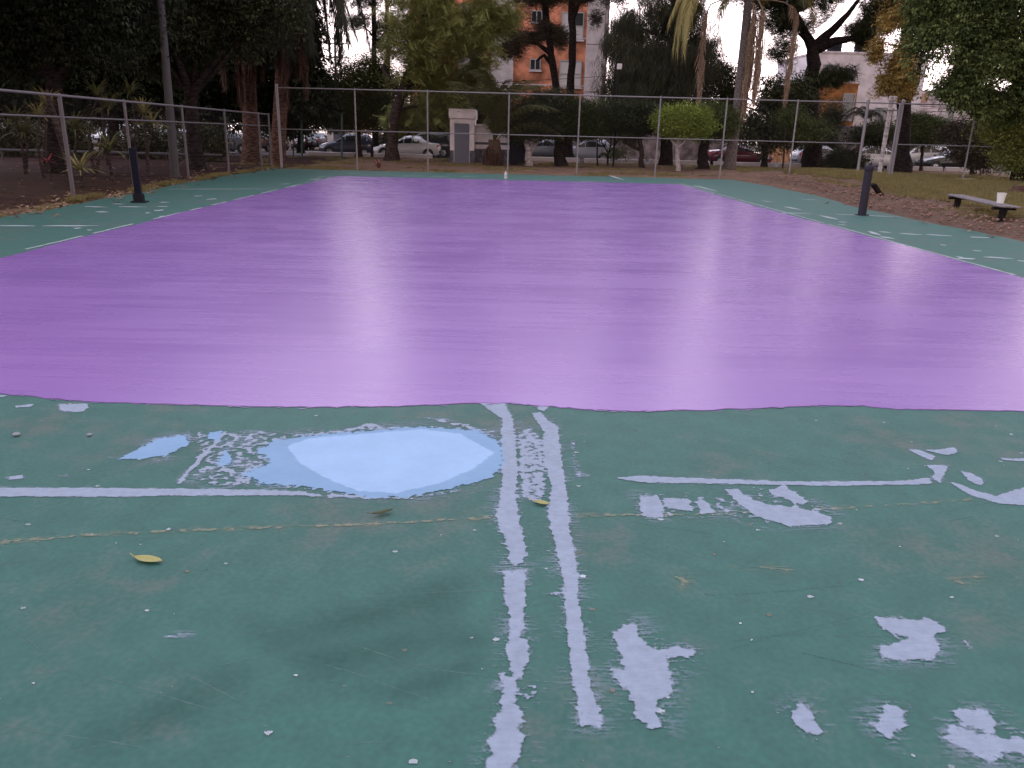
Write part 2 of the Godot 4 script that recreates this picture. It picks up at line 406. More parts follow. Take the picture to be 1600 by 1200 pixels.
func patch_texture():
	var W := 2048
	var Hh := 1024
	var w := W / 4
	var h := Hh / 4
	var layer := []
	for k in 5:
		var f := PackedFloat32Array()
		f.resize(w * h)
		layer.append(f)
	for p in patches():
		var q := PackedVector2Array()
		var raw: Array = p[3]
		for i in range(0, raw.size(), 2): q.append(Vector2(raw[i], raw[i + 1]))
		var lo := q[0]; var hi := q[0]
		for e in q:
			lo = lo.min(e); hi = hi.max(e)
		var f: float = p[1]
		var dst: PackedFloat32Array = layer[p[0]]
		var pad := f * 1.2
		for j in range(maxi(0, int((lo.y - pad - PZ0) / PD * h)), mini(h - 1, int((hi.y + pad - PZ0) / PD * h)) + 1):
			for i in range(maxi(0, int((lo.x - pad - PX0) / PW * w)), mini(w - 1, int((hi.x + pad - PX0) / PW * w)) + 1):
				var c := Vector2(PX0 + (i + 0.5) * PW / w, PZ0 + (j + 0.5) * PD / h)
				var d := 9.0
				for e in q.size():
					var n := Geometry2D.get_closest_point_to_segment(c, q[e], q[(e + 1) % q.size()])
					d = minf(d, c.distance_squared_to(n))
				d = sqrt(d)
				if Geometry2D.is_point_in_polygon(c, q): d = -d
				var s: float = clampf(0.5 - d / (2.0 * f), 0.0, 1.0) * p[2]
				if s > dst[j * w + i]: dst[j * w + i] = s
		layer[p[0]] = dst
	var up := []
	for k in 5:
		var im := Image.create_from_data(w, h, false, Image.FORMAT_RF, layer[k].to_byte_array())
		im.resize(W, Hh, Image.INTERPOLATE_BILINEAR)
		up.append(im.get_data().to_float32_array())
	var streak := noise(0.22, 61, 3).get_image(W / 5, Hh); streak.convert(Image.FORMAT_L8); streak.resize(W, Hh, Image.INTERPOLATE_BILINEAR)
	var grain := noise(0.22, 62, 3).get_image(W, Hh); grain.convert(Image.FORMAT_L8)
	var cloud := noise(0.012, 63, 3).get_image(W, Hh); cloud.convert(Image.FORMAT_L8)
	var middle := noise(0.06, 64, 3).get_image(W, Hh); middle.convert(Image.FORMAT_L8)
	var dm := middle.get_data()
	var ds := streak.get_data(); var dg := grain.get_data(); var dcl := cloud.get_data()
	var out := PackedByteArray()
	out.resize(W * Hh * 4)
	var C := [Vector3(130, 163, 192), Vector3(155, 186, 216), Vector3(148, 161, 176), Vector3(146, 148, 126), Vector3(36, 54, 51)]
	var A := [1.0, 1.0, 0.97, 0.6, 0.36]
	for i in W * Hh:
		var nz := (ds[i] * 0.55 + dg[i] * 0.45) / 255.0 - 0.5
		var alpha := 0.0
		var col := Vector3.ZERO
		for k in [4, 3, 2, 0, 1]:
			var s: float = up[k][i]
			if s <= 0.02: continue
			var a: float
			if k == 4: a = s * (0.25 + 0.5 * dcl[i] / 255.0 + 0.5 * ds[i] / 255.0) * A[k]
			else:
				var wear := clampf((dcl[i] / 255.0 - 0.42) * 4.0, 0.0, 1.0)
				var body := clampf((s - 0.5 + (dm[i] / 255.0 - 0.5) * 0.55 + nz * 0.25) * 9.0 + 0.4, 0.0, 1.0)
				var brush := clampf((s - 0.03) * 3.0, 0.0, 1.0) * clampf((ds[i] * 0.6 + dg[i] * 0.4) / 255.0 * 5.0 - 2.9 + 1.0 * wear, 0.0, 1.0) * 0.55
				var hole := clampf((dg[i] / 255.0 - 0.66) * 6.0, 0.0, 1.0) * wear * (1.0 - clampf((s - 0.6) * 3.0, 0.0, 0.75))
				a = maxf(body * (1.0 - hole * 0.8), brush) * A[k]
			if a <= 0.0: continue
			var cc: Vector3 = C[k] * (0.92 + 0.05 * (dcl[i] / 255.0) + (0.02 if k < 2 else 0.09) * (dm[i] / 255.0 - 0.5) + (0.04 if k < 2 else 0.10) * nz)
			var na := a + alpha * (1.0 - a)
			col = (cc * a + col * alpha * (1.0 - a)) / na
			alpha = na
		out[i * 4] = int(clampf(col.x, 0, 255)); out[i * 4 + 1] = int(clampf(col.y, 0, 255)); out[i * 4 + 2] = int(clampf(col.z, 0, 255)); out[i * 4 + 3] = int(alpha * 255)
	# paint drips, chips and scratches
	var im := Image.create_from_data(W, Hh, false, Image.FORMAT_RGBA8, out)
	for k in 900:
		var x := rng.randi_range(4, W - 12); var y := rng.randi_range(int(Hh * 0.12), Hh - 12)
		var r := 1 + int(pow(rng.randf(), 6.0) * 4.0)
		var c := Color(0.72, 0.76, 0.78, rng.randf_range(0.35, 0.95)) if rng.randf() < 0.7 else Color(0.6, 0.5, 0.44, rng.randf_range(0.2, 0.6))
		for yy in range(-r, r + 1):
			for xx in range(-r, r + 1):
				if Vector2(xx, yy * rng.randf_range(0.9, 1.6)).length() <= r * rng.randf_range(0.7, 1.1) and im.get_pixel(x + xx if x + xx >= 0 else 0, y + yy).a < c.a:
					im.set_pixel(maxi(x + xx, 0), y + yy, c)
	for k in 190:
		var p := Vector2(rng.randf_range(30, W - 30), rng.randf_range(Hh * 0.15, Hh - 30))
		var a := rng.randf_range(-0.7, 0.7) + (PI if rng.randf() < 0.5 else 0.0)
		var al := rng.randf_range(0.08, 0.3)
		for s in rng.randi_range(25, 260):
			p += Vector2(cos(a), sin(a))
			a += rng.randf_range(-0.02, 0.02)
			if p.x < 2 or p.y < 2 or p.x > W - 3 or p.y > Hh - 3: break
			if rng.randf() < 0.7 and im.get_pixel(int(p.x), int(p.y)).a < al: im.set_pixel(int(p.x), int(p.y), Color(0.66, 0.7, 0.66, al) if k % 4 else Color(0.16, 0.2, 0.18, al * 1.5))
	T.patch = tex(im)

func materials():
	material_list()
	for k in ["frond", "frond_yellow", "frond_dark", "strap", "strap_pale", "dead", "dead_dark", "dead_tan", "dead_red"]:
		M[k].metallic_specular = 0.2
	for k in ["navy", "black", "post_grey", "pole", "wood_dark", "wire", "earth", "outer", "clod", "bark", "bark_dark", "bark_red"]:
		M[k].metallic_specular = 0.15

func material_list():
	M.earth = StandardMaterial3D.new()
	M.earth.albedo_texture = T.earth
	M.earth.roughness = 0.95
	M.outer = mat([0.11, 0.085, 0.06], 0.95, "blotch", 0.06)
	M.clod = mat([0.175, 0.115, 0.088], 0.95, "fine", 0.9)
	M.court = mat([1, 1, 1], 0.6, "court", 0.23)
	M.court.metallic_specular = 0.4
	M.court.heightmap_enabled = true
	M.court.heightmap_texture = T.fine
	M.court.heightmap_scale = 0.07
	M.purple = StandardMaterial3D.new()
	M.purple.albedo_texture = T.purple
	M.purple.roughness = 1.0
	M.purple.roughness_texture = T.purple_rough
	M.purple.roughness_texture_channel = BaseMaterial3D.TEXTURE_CHANNEL_RED
	M.purple.uv1_scale = Vector3(0.13, 0.13, 1)
	M.purple.metallic_specular = 0.42
	M.purple.heightmap_enabled = true
	M.purple.heightmap_texture = T.purple_high
	M.purple.heightmap_scale = 0.09
	M.patch = StandardMaterial3D.new()
	M.patch.albedo_texture = T.patch
	M.patch.transparency = BaseMaterial3D.TRANSPARENCY_ALPHA
	M.patch.roughness = 0.75
	M.patch.metallic_specular = 0.3
	M.line = mat([0.46, 0.53, 0.53], 0.75, "fine", 3.0)
	M.asphalt = mat([0.075, 0.07, 0.07], 0.9, "fine", 0.5)
	M.kerb = mat([0.68, 0.62, 0.62], 0.9, "fine", 0.8)
	M.galv = mat([0.30, 0.28, 0.30], 0.55, "fine", 2.0, 0.35)
	M.wire = mat([0.07, 0.06, 0.065], 0.8, "", 1.0, 0.3)
	M.navy = mat([0.016, 0.016, 0.028], 0.75, "fine", 3.0)
	M.galv_dull = mat([0.16, 0.14, 0.15], 0.7, "fine", 2.0, 0.2)
	M.black = mat([0.015, 0.015, 0.02], 0.5)
	M.post_grey = mat([0.045, 0.04, 0.055], 0.65, "fine", 3.0)
	M.pole = mat([0.10, 0.095, 0.10], 0.6, "fine", 2.0)
	M.bark = mat([0.085, 0.062, 0.055], 0.95, "bark", 0.8)
	M.bark_dark = mat([0.04, 0.03, 0.028], 0.95, "bark", 0.8)
	M.bark_red = mat([0.15, 0.085, 0.065], 0.95, "bark", 0.9)
	M.bark_palm = mat([0.21, 0.17, 0.16], 0.9, "bark", 1.6)
	M.limewash = mat([0.55, 0.48, 0.47], 0.9, "blotch", 0.9)
	M.orange = mat([0.70, 0.28, 0.16], 0.9, "blotch", 0.12)
	M.pale = mat([0.56, 0.51, 0.52], 0.9, "soft", 0.15)
	M.white = mat([0.66, 0.61, 0.63], 0.9, "soft", 0.15)
	M.pinkwall = mat([0.48, 0.38, 0.37], 0.95, "blotch", 0.2)
	M.ochre = mat([0.46, 0.19, 0.055], 0.9, "blotch", 0.15)
	M.booth = mat([0.74, 0.66, 0.65], 0.9, "soft", 0.15)
	M.dado = mat([0.15, 0.14, 0.17], 0.9, "blotch", 0.5)
	M.door = mat([0.16, 0.155, 0.20], 0.6, "fine", 1.0)
	M.frame = mat([0.35, 0.34, 0.35], 0.5)
	M.glass = mat([0.03, 0.035, 0.04], 0.08)
	M.blind = mat([0.72, 0.68, 0.68], 0.8, "fine", 1.0)
	M.wood = mat([0.27, 0.23, 0.235], 0.75, "bark", 2.5)
	M.wood_dark = mat([0.035, 0.028, 0.03], 0.85, "bark", 2.5)
	M.stump = mat([0.12, 0.055, 0.035], 0.9, "bark", 2.0)
	M.cup = mat([0.60, 0.60, 0.56], 0.5)
	M.tyre = mat([0.02, 0.02, 0.021], 0.8)
	M.rim = mat([0.32, 0.32, 0.33], 0.35, "", 1.0, 0.8)
	M.carglass = mat([0.02, 0.022, 0.026], 0.06)
	M.lamp_clear = mat([0.7, 0.7, 0.7], 0.15)
	M.lamp_red = mat([0.55, 0.03, 0.035], 0.2)
	M.plate = mat([0.6, 0.6, 0.58], 0.5)
	M.trim = mat([0.03, 0.03, 0.032], 0.6)
	M.leaf = StandardMaterial3D.new()
	M.leaf.vertex_color_use_as_albedo = true
	M.leaf.roughness = 0.7
	M.leaf.metallic_specular = 0.2
	M.leaf.backlight_enabled = true
	M.leaf.backlight = Color(0.35, 0.35, 0.35)
	M.dead = mat([0.50, 0.36, 0.26], 0.9, "bark", 2.0)
	M.dead_dark = mat([0.16, 0.10, 0.075], 0.9, "bark", 2.0)
	M.dead_tan = mat([0.24, 0.165, 0.125], 0.9, "bark", 2.0)
	M.dead_red = mat([0.15, 0.085, 0.065], 0.9, "bark", 2.0)
	M.frond = mat([0.10, 0.105, 0.045], 0.6, "fine", 1.0)
	M.frond_yellow = mat([0.34, 0.29, 0.11], 0.6, "fine", 1.0)
	M.frond_dark = mat([0.04, 0.043, 0.028], 0.6, "fine", 1.0)
	M.strap = mat([0.15, 0.155, 0.06], 0.5, "fine", 1.0)
	M.strap_pale = mat([0.30, 0.27, 0.11], 0.5, "fine", 1.0)
	M.dry = mat([0.44, 0.42, 0.15], 0.8, "fine", 8.0)
	M.dry_green = mat([0.10, 0.11, 0.04], 0.7, "fine", 8.0)
	M.pebble = mat([0.32, 0.34, 0.36], 0.9, "fine", 8.0)

# ---------------------------------------------------------------- setting
func sheet(x0: float, x1: float, z0: float, z1: float, step: float, fn: Callable, m: Material, uvmap: Callable) -> ArrayMesh:
	var b := MB.new()
	var nx := int(ceil((x1 - x0) / step))
	var nz := int(ceil((z1 - z0) / step))
	for j in nz + 1:
		for i in nx + 1:
			var x := lerpf(x0, x1, float(i) / nx); var z := lerpf(z0, z1, float(j) / nz)
			var y: float = fn.call(x, z)
			b.v.append(Vector3(x, y, z))
			var e := step * 0.5
			b.n.append(Vector3(fn.call(x - e, z) - fn.call(x + e, z), 2.0 * e, fn.call(x, z - e) - fn.call(x, z + e)).normalized())
			b.uv.append(uvmap.call(x, z))
	for j in nz:
		for i in nx:
			var q := j * (nx + 1) + i
			b.ix.append_array([q, q + 1, q + nx + 1, q + 1, q + nx + 2, q + nx + 1])
	return b.mesh(m)

func edge_right(z: float) -> float:
	return 8.55 + 1.1 * smoothstep(-18.0, -27.0, z) + 0.05 * sin(z * 1.7) + 0.03 * sin(z * 5.1)

func edge_left(z: float) -> float:
	return -8.15 - 0.85 * smoothstep(-13.0, -27.0, z) + 0.05 * sin(z * 1.3 + 1.0) + 0.03 * sin(z * 4.3)

func ground():
	var uvw := func(x, z): return Vector2((x + 41.0) / 82.0, (z + 62.0) / 82.0)
	setting("ground", sheet(-41, 41, -62, 20, 0.5, th, M.earth, uvw))
	var b := MB.new()
	# the land further out, under and round the sheet above
	for q in [[-400, 400, -500, -62], [-400, -41, -62, 20], [41, 400, -62, 20], [-400, 400, 20, 300]]:
		b.quad(Vector3(q[0], -0.17, q[2]), Vector3(q[1], -0.17, q[2]), Vector3(q[1], -0.17, q[3]), Vector3(q[0], -0.17, q[3]))
	setting("land", b.mesh(M.outer))
	# loose soil thrown up along the court's right side
	var bank := func(x, z):
		var w: float = x - edge_right(z)
		var rise := exp(-pow((w - 0.75) / 0.55, 2)) * (0.55 + 0.6 * bump.get_noise_2d(z * 6.0, 3.0)) + exp(-pow((w - 1.9) / 0.8, 2)) * 0.35 * (0.5 + bump.get_noise_2d(z * 5.0, 40.0))
		var f := smoothstep(-33.0, -29.0, z) * (1.0 - smoothstep(-10.0, -5.0, z)) * (1.0 - smoothstep(2.2, 3.2, w)) * smoothstep(-0.05, 0.12, w)
		return th(x, z) - 0.03 + f * (0.17 * rise + 0.07 * lump.get_noise_2d(x * 1.6, z * 1.6) + 0.05 * lump.get_noise_2d(x * 4.0, z * 4.0))
	setting("soil_bank", sheet(8.5, 13.2, -34, -4, 0.1, bank, M.clod, func(x, z): return Vector2(x, z)))

func court():
	var pts := PackedVector2Array()
	for i in 60:
		var z := lerpf(9.0, -31.7, i / 59.0)
		pts.append(Vector2(edge_left(z), z))
	for i in 40:
		var t := i / 39.0
		pts.append(Vector2(lerpf(edge_left(-31.7), 9.6, t), -31.75 - 0.04 * sin(t * 40.0) - 0.03 * sin(t * 93.0)))
	for i in 60:
		var z := lerpf(-31.7, 9.0, i / 59.0)
		pts.append(Vector2(edge_right(z), z))
	var b := MB.new()
	b.poly(pts, 0.0, 0.12)
	var c := setting("court_surface", b.mesh(M.court), "worn green sports court slab")
	# purple coat: rolled edge in front, straight sides
	var near := [-5.301, -4.174, -4.241, -4.172, -3.522, -4.16, -2.81, -4.159, -2.526, -4.098, -2.288, -4.047, -1.861, -4.029, -1.405, -4.024, -0.985, -4.027, -0.569, -4.072, -0.108, -4.153, 0.074, -4.153, 0.29, -4.111, 0.539, -4.072, 0.752, -4.058, 1.046, -4.09, 1.346, -4.129, 1.661, -4.19, 1.936, -4.229, 2.124, -4.228, 2.289, -4.182, 2.591, -4.189, 3.042, -4.192, 3.793, -4.191, 4.963, -4.223]
	var p := PackedVector2Array()
	p.append(Vector2(-5.71, -5.0)); p.append(Vector2(-5.72, -4.05))
	for i in range(0, near.size() - 2, 2):
		var a := Vector2(near[i], near[i + 1]); var e := Vector2(near[i + 2], near[i + 3])
		if a.x < -5.6 or e.x > 6.0: continue
		for k in 9:
			var q := a.lerp(e, k / 9.0)
			p.append(q + Vector2(0, 0.014 * bump.get_noise_2d(q.x * 60.0, 7.0) + 0.012 * lump.get_noise_2d(q.x * 40.0, 2.0)))
	p.append(Vector2(6.05, -4.2))
	for i in 24:
		var z := lerpf(-5.0, -27.4, i / 23.0)
		p.append(Vector2(6.06 + 0.03 * sin(i * 2.1) + 0.06 * sin(i * 0.31), z))
	for i in range(1, 20): p.append(Vector2(lerpf(6.06, -5.7, i / 20.0), -27.4 + 0.03 * sin(i * 3.3)))
	for i in 24:
		var z := lerpf(-27.4, -5.4, i / 23.0)
		p.append(Vector2(-5.70 + 0.03 * sin(i * 1.7) + 0.04 * sin(i * 0.4), z))
	b = MB.new()
	b.poly(p, 0.005, 0.0045)
	for k in 90:
		var i := rng.randi_range(2, 170)
		if i >= p.size() - 60: continue
		var q: Vector2 = p[i]
		if absf(q.x) > 5.0 or q.y < -4.6: continue
		var o := q + Vector2(rng.randf_range(-0.05, 0.05), absf(rng.randfn()) * 0.012 + 0.002)
		var l := rng.randf_range(0.008, 0.06)
		b.poly(PackedVector2Array([o, o + Vector2(l * 0.5, -0.004), o + Vector2(l, 0.001), o + Vector2(l * 0.4, rng.randf_range(0.003, 0.008))]), 0.0045)
	tag(part("purple_coat", b.mesh(M.purple), c), "fresh glossy purple paint coat", "", "", "structure")
	b = MB.new()
	var y := 0.0022
	b.v.append_array([Vector3(PX0, y, PZ0), Vector3(PX0 + PW, y, PZ0), Vector3(PX0 + PW, y, PZ0 + PD), Vector3(PX0, y, PZ0 + PD)])
	b.n.append_array([Vector3.UP, Vector3.UP, Vector3.UP, Vector3.UP])
	b.uv.append_array([Vector2(0, 0), Vector2(1, 0), Vector2(1, 1), Vector2(0, 1)])
	b.ix.append_array([0, 1, 2, 0, 2, 3])
	tag(part("filler_patches", b.mesh(M.patch), c), "pale blue and lavender filler patches on green", "", "", "structure")
	# worn white lines and scuffs outside the purple
	b = MB.new()
	for s in [-1, 1]:
		var z := -6.0
		while z > -27.2:
			var len_ := rng.randf_range(0.5, 1.9) if s < 0 else rng.randf_range(1.2, 3.0)
			var x := -5.76 if s < 0 else 6.16
			ragged(b, [Vector2(x - 0.022, z), Vector2(x + 0.022, z), Vector2(x + 0.022, z - len_), Vector2(x - 0.022, z - len_)], 0.016)
			z -= len_ + (rng.randf_range(0.25, 0.8) if s < 0 else rng.randf_range(0.03, 0.3))
	for e in scuffs():
		var a := Vector2(e[0], e[1]); var f := Vector2(e[2], e[3])
		var w: float = e[4] if e.size() > 4 else 0.075
		var d := (f - a).normalized()
		var o := Vector2(-d.y, d.x) * w
		ragged(b, [a - o * 0.4, a.lerp(f, 0.3) - o, f - o * 0.3, f + o * 0.3, a.lerp(f, 0.6) + o, a + o * 0.5], 0.03)
	tag(part("worn_lines", b.mesh(M.line), c), "worn white line marks and scuffs", "", "", "structure")

func ragged(b: MB, raw: Array, amp: float):
	var pts := PackedVector2Array()
	for i in raw.size():
		var a: Vector2 = raw[i]; var e: Vector2 = raw[(i + 1) % raw.size()]
		var n := maxi(1, int(a.distance_to(e) / 0.12))
		for k in n: pts.append(a.lerp(e, float(k) / n) + Vector2(rng.randf_range(-amp, amp), rng.randf_range(-amp, amp)) * 0.6)
	if Geometry2D.triangulate_polygon(pts).size(): b.poly(pts, 0.004)

func scuffs() -> Array:
	return [[-7.825, -14.847, -7.378, -14.831], [-7.593, -15.479, -7.374, -15.54], [-7.238, -14.936, -6.724, -15.073], [-6.309, -13.964, -6.208, -13.989], [-6.278, -14.336, -6.248, -14.597], [-5.786, -13.41, -5.73, -13.643], [-6.854, -17.711, -6.766, -17.931], [-6.316, -16.97, -6.204, -17.268], [-7.44, -11.698, -6.953, -11.765], [-6.885, -11.779, -6.119, -11.972], [-6.297, -11.596, -6.204, -11.615], [-6.024, -11.408, -5.948, -11.423], [-8.235, -19.625, -6.024, -20.525], [-6.599, -15.177, -6.402, -15.229], [-6.948, -16.121, -6.758, -16.097], [-7.172, -13.99, -6.921, -13.932],
		[6.69, -20.455, 6.891, -20.108], [6.699, -18.752, 6.785, -17.941], [6.696, -16.586, 6.758, -15.814], [6.565, -15.286, 6.718, -15.261], [6.317, -14.777, 6.467, -14.699], [6.427, -13.673, 6.37, -13.114], [6.293, -12.927, 6.383, -12.691], [6.875, -13.479, 7.191, -13.357], [7.279, -13.418, 7.662, -13.266], [7.907, -13.136, 8.258, -13.157], [6.79, -11.984, 6.86, -11.967], [6.28, -10.651, 6.358, -10.663], [6.209, -10.524, 6.47, -10.534], [6.692, -10.713, 7.056, -10.62], [7.201, -16.987, 8.587, -16.688], [6.638, -13.714, 6.751, -13.548], [6.937, -11.379, 7.053, -11.398], [6.974, -10.408, 7.127, -10.374], [5.851, -16.946, 6.708, -17.083], [6.441, -26.83, 6.457, -24], [8.078, -21.514, 8.48, -21.195],
		[-3.651, -28.443, -2.806, -28.854], [-2.633, -28.48, -1.95, -28.806], [-6.174, -26.615, -5.958, -26.887], [-6.016, -24.887, -5.883, -25.702], [-5.659, -29.353, -5.264, -29.763], [4.317, -32.851, 4.433, -29.515], [-1.547, -29, -0.983, -29.457], [2.629, -27.694, 3.209, -27.902], [-6.229, -22.476, -6.107, -22.83], [-5.713, -21.53, -5.735, -22.083]]

func street():
	var b := MB.new()
	b.quad(Vector3(-120, -0.12, -66), Vector3(120, -0.12, -66), Vector3(120, -0.12, -52.3), Vector3(-120, -0.12, -52.3))
	setting("street", b.mesh(M.asphalt), "grey asphalt street beyond the grass")
	b = MB.new()
	var r := RandomNumberGenerator.new()
	r.seed = 5
	var k := setting("kerb", MeshOf(Vector3(0.4, 0.2, 0.4)), "low pale painted kerb along the street")
	k.position = Vector3(-60, -0.05, -52.1)
	for s in [[-40, -20], [-12.6, -8.6], [-8.4, -4.6], [1.3, 4.9], [5.2, 9.2], [9.4, 13.4], [13.6, 17.6], [17.8, 21.2], [25.0, 28.6], [28.8, 32.0], [33.6, 38.0]]:
		var bb := MB.new()
		bb.box(Vector3((s[0] + s[1]) * 0.5 + 60.0, 0.03 + r.randf_range(-0.01, 0.01), r.randf_range(-0.03, 0.03)), Vector3(s[1] - s[0] - 0.03, 0.42, 0.24), Basis.IDENTITY, 0.03)
		part("kerb_block", bb.mesh(M.kerb), k)
	# boundary wall behind the parked cars
	var w := thing("boundary_wall", "long dull pink rendered wall behind the parked cars", "wall", Vector3(9, -0.12, -61.6))
	b = MB.new()
	b.box(Vector3(-0.5, 1.5, 0), Vector3(19, 3.0, 0.22))
	part("wall_face", b.mesh(M.pinkwall), w)
	b = MB.new()
	b.box(Vector3(-0.5, 3.05, 0), Vector3(19.1, 0.1, 0.32), Basis.IDENTITY, 0.02)
	part("coping", b.mesh(M.dado), w)
	w = thing("boundary_wall", "grey wall behind the dark sedan beside the round shrub", "wall", Vector3(31, -0.12, -60.5))
	b = MB.new()
	b.box(Vector3(0, 1.35, 0), Vector3(14, 2.7, 0.22))
	part("wall_face", b.mesh(mat([0.30, 0.25, 0.27], 0.95, "blotch", 0.2)), w)

func MeshOf(s: Vector3) -> ArrayMesh:
	var b := MB.new()
	b.box(Vector3.ZERO, s, Basis.IDENTITY, 0.03)
	return b.mesh(M.kerb)

# a window set in a facade plane at z: frame, panes, sill
func window(parent: Node, x0: float, x1: float, y0: float, y1: float, z: float, pane: Array, cols := 2, rows := 1):
	var b := MB.new()
	var t := 0.07
	b.box(Vector3((x0 + x1) / 2, y1 - t / 2, z), Vector3(x1 - x0, t, 0.12)); b.box(Vector3((x0 + x1) / 2, y0 + t / 2, z), Vector3(x1 - x0, t, 0.12))
	b.box(Vector3(x0 + t / 2, (y0 + y1) / 2, z), Vector3(t, y1 - y0 - 2 * t, 0.12)); b.box(Vector3(x1 - t / 2, (y0 + y1) / 2, z), Vector3(t, y1 - y0 - 2 * t, 0.12))
	for i in range(1, cols): b.box(Vector3(lerpf(x0, x1, float(i) / cols), (y0 + y1) / 2, z), Vector3(t, y1 - y0 - 2 * t, 0.1))
	for i in range(1, rows): b.box(Vector3((x0 + x1) / 2, lerpf(y0, y1, float(i) / rows), z), Vector3(x1 - x0 - 2 * t, t, 0.09))
	var f := part("window", b.mesh(M.frame), parent)
	var k := 0
	for j in rows:
		for i in cols:
			var q := MB.new()
			q.box(Vector3(lerpf(x0, x1, (i + 0.5) / cols), lerpf(y0, y1, (j + 0.5) / rows), z - 0.02), Vector3((x1 - x0) / cols - t, (y1 - y0) / rows - t, 0.03))
			part("pane", q.mesh(M[pane[k % pane.size()]]), f)
			k += 1
	b = MB.new()
	b.box(Vector3((x0 + x1) / 2, y0 - 0.06, z + 0.06), Vector3(x1 - x0 + 0.16, 0.1, 0.22))
	part("sill", b.mesh(M.pale), f)

func box_part(called: String, parent: Node, x0: float, x1: float, y0: float, y1: float, z0: float, z1: float, m: Material, bev := 0.0) -> MeshInstance3D:
	var b := MB.new()
	b.box(Vector3((x0 + x1) / 2, (y0 + y1) / 2, (z0 + z1) / 2), Vector3(x1 - x0, y1 - y0, absf(z1 - z0)), Basis.IDENTITY, bev)
	return part(called, b.mesh(m), parent)

func buildings():
	# orange block of flats, five floors
	var Z := -66.0
	var o := thing("apartment_block", "orange block of flats with pale grey piers behind the pines", "building", Vector3(0, -0.15, 0))
	var xr := 6.271
	var xp := 7.627
	var xe := 8.029
	var x1 := -1.153
	var x2 := 0.601
	var xl := -7.561
	var fh := 8.727 - 5.254
	var base := 5.254 + 0.15
	var top := base + fh * 3.4
	box_part("wall", o, xl, x1, 0, top, Z, Z - 12, M.orange)
	box_part("wall", o, x2, xr, 0, top, Z, Z - 12, M.orange)
	box_part("pier", o, xr, xp, 0, top + 0.6, Z + 0.25, Z - 12, M.pale)
	box_part("pier", o, x1, x2, 0, top + 0.6, Z + 0.25, Z - 12, M.pale)
	box_part("side_strip", o, xp, xe, 0, top, Z - 0.3, Z - 12, mat([0.33, 0.29, 0.31], 0.9, "blotch", 0.5))
	for k in 6:
		var y: float = base - fh * 0.08 + fh * (k - 1) + fh
		box_part("floor_band", o, x2 + 0.02, xr - 0.02, y - fh * 0.88 - 0.06, y - fh * 0.88 + 0.03, Z + 0.05, Z - 0.1, M.pale)
		box_part("joint", o, xr + 0.05, xp - 0.02, y - 0.03, y + 0.0, Z + 0.275, Z + 0.2, M.dado)
		if k < 5:
			box_part("block_course", o, xp + 0.1, xe - 0.12, y - 2.2, y - 1.0, Z - 0.22, Z - 0.4, M.pale)
	for k in range(-1, 3):
		var y: float = base + fh * k
		window(o, 4.263, xr - 0.25, y, y + 7.22 - 5.234, Z + 0.03, ["blind", "blind", "blind", "glass"] if k == 1 else ["blind", "blind", "blind", "blind"], 2, 2)
		window(o, 1.905, 2.758, y + 6.346 - 5.16, y + 7.192 - 5.16, Z + 0.03, ["glass", "glass"], 2, 1)
		window(o, xl + 1.0, xl + 2.6, y + 1.0, y + 2.5, Z + 0.03, ["glass", "blind"], 2, 1)
		window(o, x1 - 2.6, x1 - 0.8, y + 0.4, y + 2.3, Z + 0.03, ["blind", "glass"], 2, 1)
	box_part("roof_slab", o, xl - 0.2, xr, top + 0.01, top + 0.3, Z + 0.2, Z - 12.2, M.pale)
	# white house with water tanks
	o = thing("house", "tall white house with two black water tanks on its flat roof", "building", Vector3(0, -0.15, 0))
	var wl := 26.834
	var wr := 36.521
	var wt := 8.891 + 0.15
	box_part("wall", o, wl, wr, 0, wt, -72, -82, M.white)
	box_part("parapet", o, wl - 0.06, wr + 0.06, wt + 0.003, wt + 0.16, -71.9, -82.1, M.pale)
	window(o, 32.688, 34.266, 2.637 + 0.15, 4.611 + 0.15, -71.96, ["glass", "glass"], 2, 1)
	window(o, 27.509, 28.409, 6.991 + 0.15, 8.021 + 0.15, -71.96, ["glass"], 1, 1)
	for tk in [[28.744, "bare grey limbs"], [31.1, "yellow tree"]]:
		var px: float = tk[0]
		var b := MB.new()
		b.lathe(Vector3.ZERO, [Vector2(0.0, 0), Vector2(0.58, 0.0), Vector2(0.6, 0.05), Vector2(0.6, 0.3), Vector2(0.57, 0.34), Vector2(0.6, 0.38), Vector2(0.6, 0.68), Vector2(0.52, 0.8), Vector2(0.28, 0.92), Vector2(0.26, 1.02), Vector2(0.0, 1.04)], 18)
		var t := part("water_tank", b.mesh(M.black), self, Vector3(px, wt + 0.01, -73.2))
		tag(t, "black ribbed water tank on the white roof, nearer the " + tk[1], "water tank", "water tanks on the white house")
	# ochre house in front of it
	o = thing("house", "ochre painted house with a dark window beside the big tree trunk", "building", Vector3(0, -0.15, 0))
	wl = 23.06
	wr = 27.618
	wt = 5.869 + 0.15
	box_part("wall", o, wl, wr, 0, wt, -64.5, -71, M.ochre)
	box_part("parapet", o, wl - 0.05, wr + 0.05, wt + 0.003, wt + 0.12, -64.42, -71.05, M.ochre)
	window(o, 26.554, 27.466, 3.303 + 0.15, 5.244 + 0.15, -64.46, ["glass"], 1, 2)
	window(o, 23.668, 24.579, 3.089 + 0.15, 4.515 + 0.15, -64.46, ["glass"], 2, 1)
	box_part("porch_roof", o, 25.207, wr + 1.2, 2.599 + 0.15, 2.787 + 0.15, -62.4, -64.4, M.dado)
	box_part("garage_door", o, wl + 0.1, 26.231, 0.05, 1.938 + 0.15, -64.44, -64.6, M.navy)
	# lit porch lamp
	var lp := thing("porch_lamp", "lit warm white lamp panel under the dark porch roof", "lamp", Vector3(26.73, 2.277, -63.4))
	var gb := MB.new()
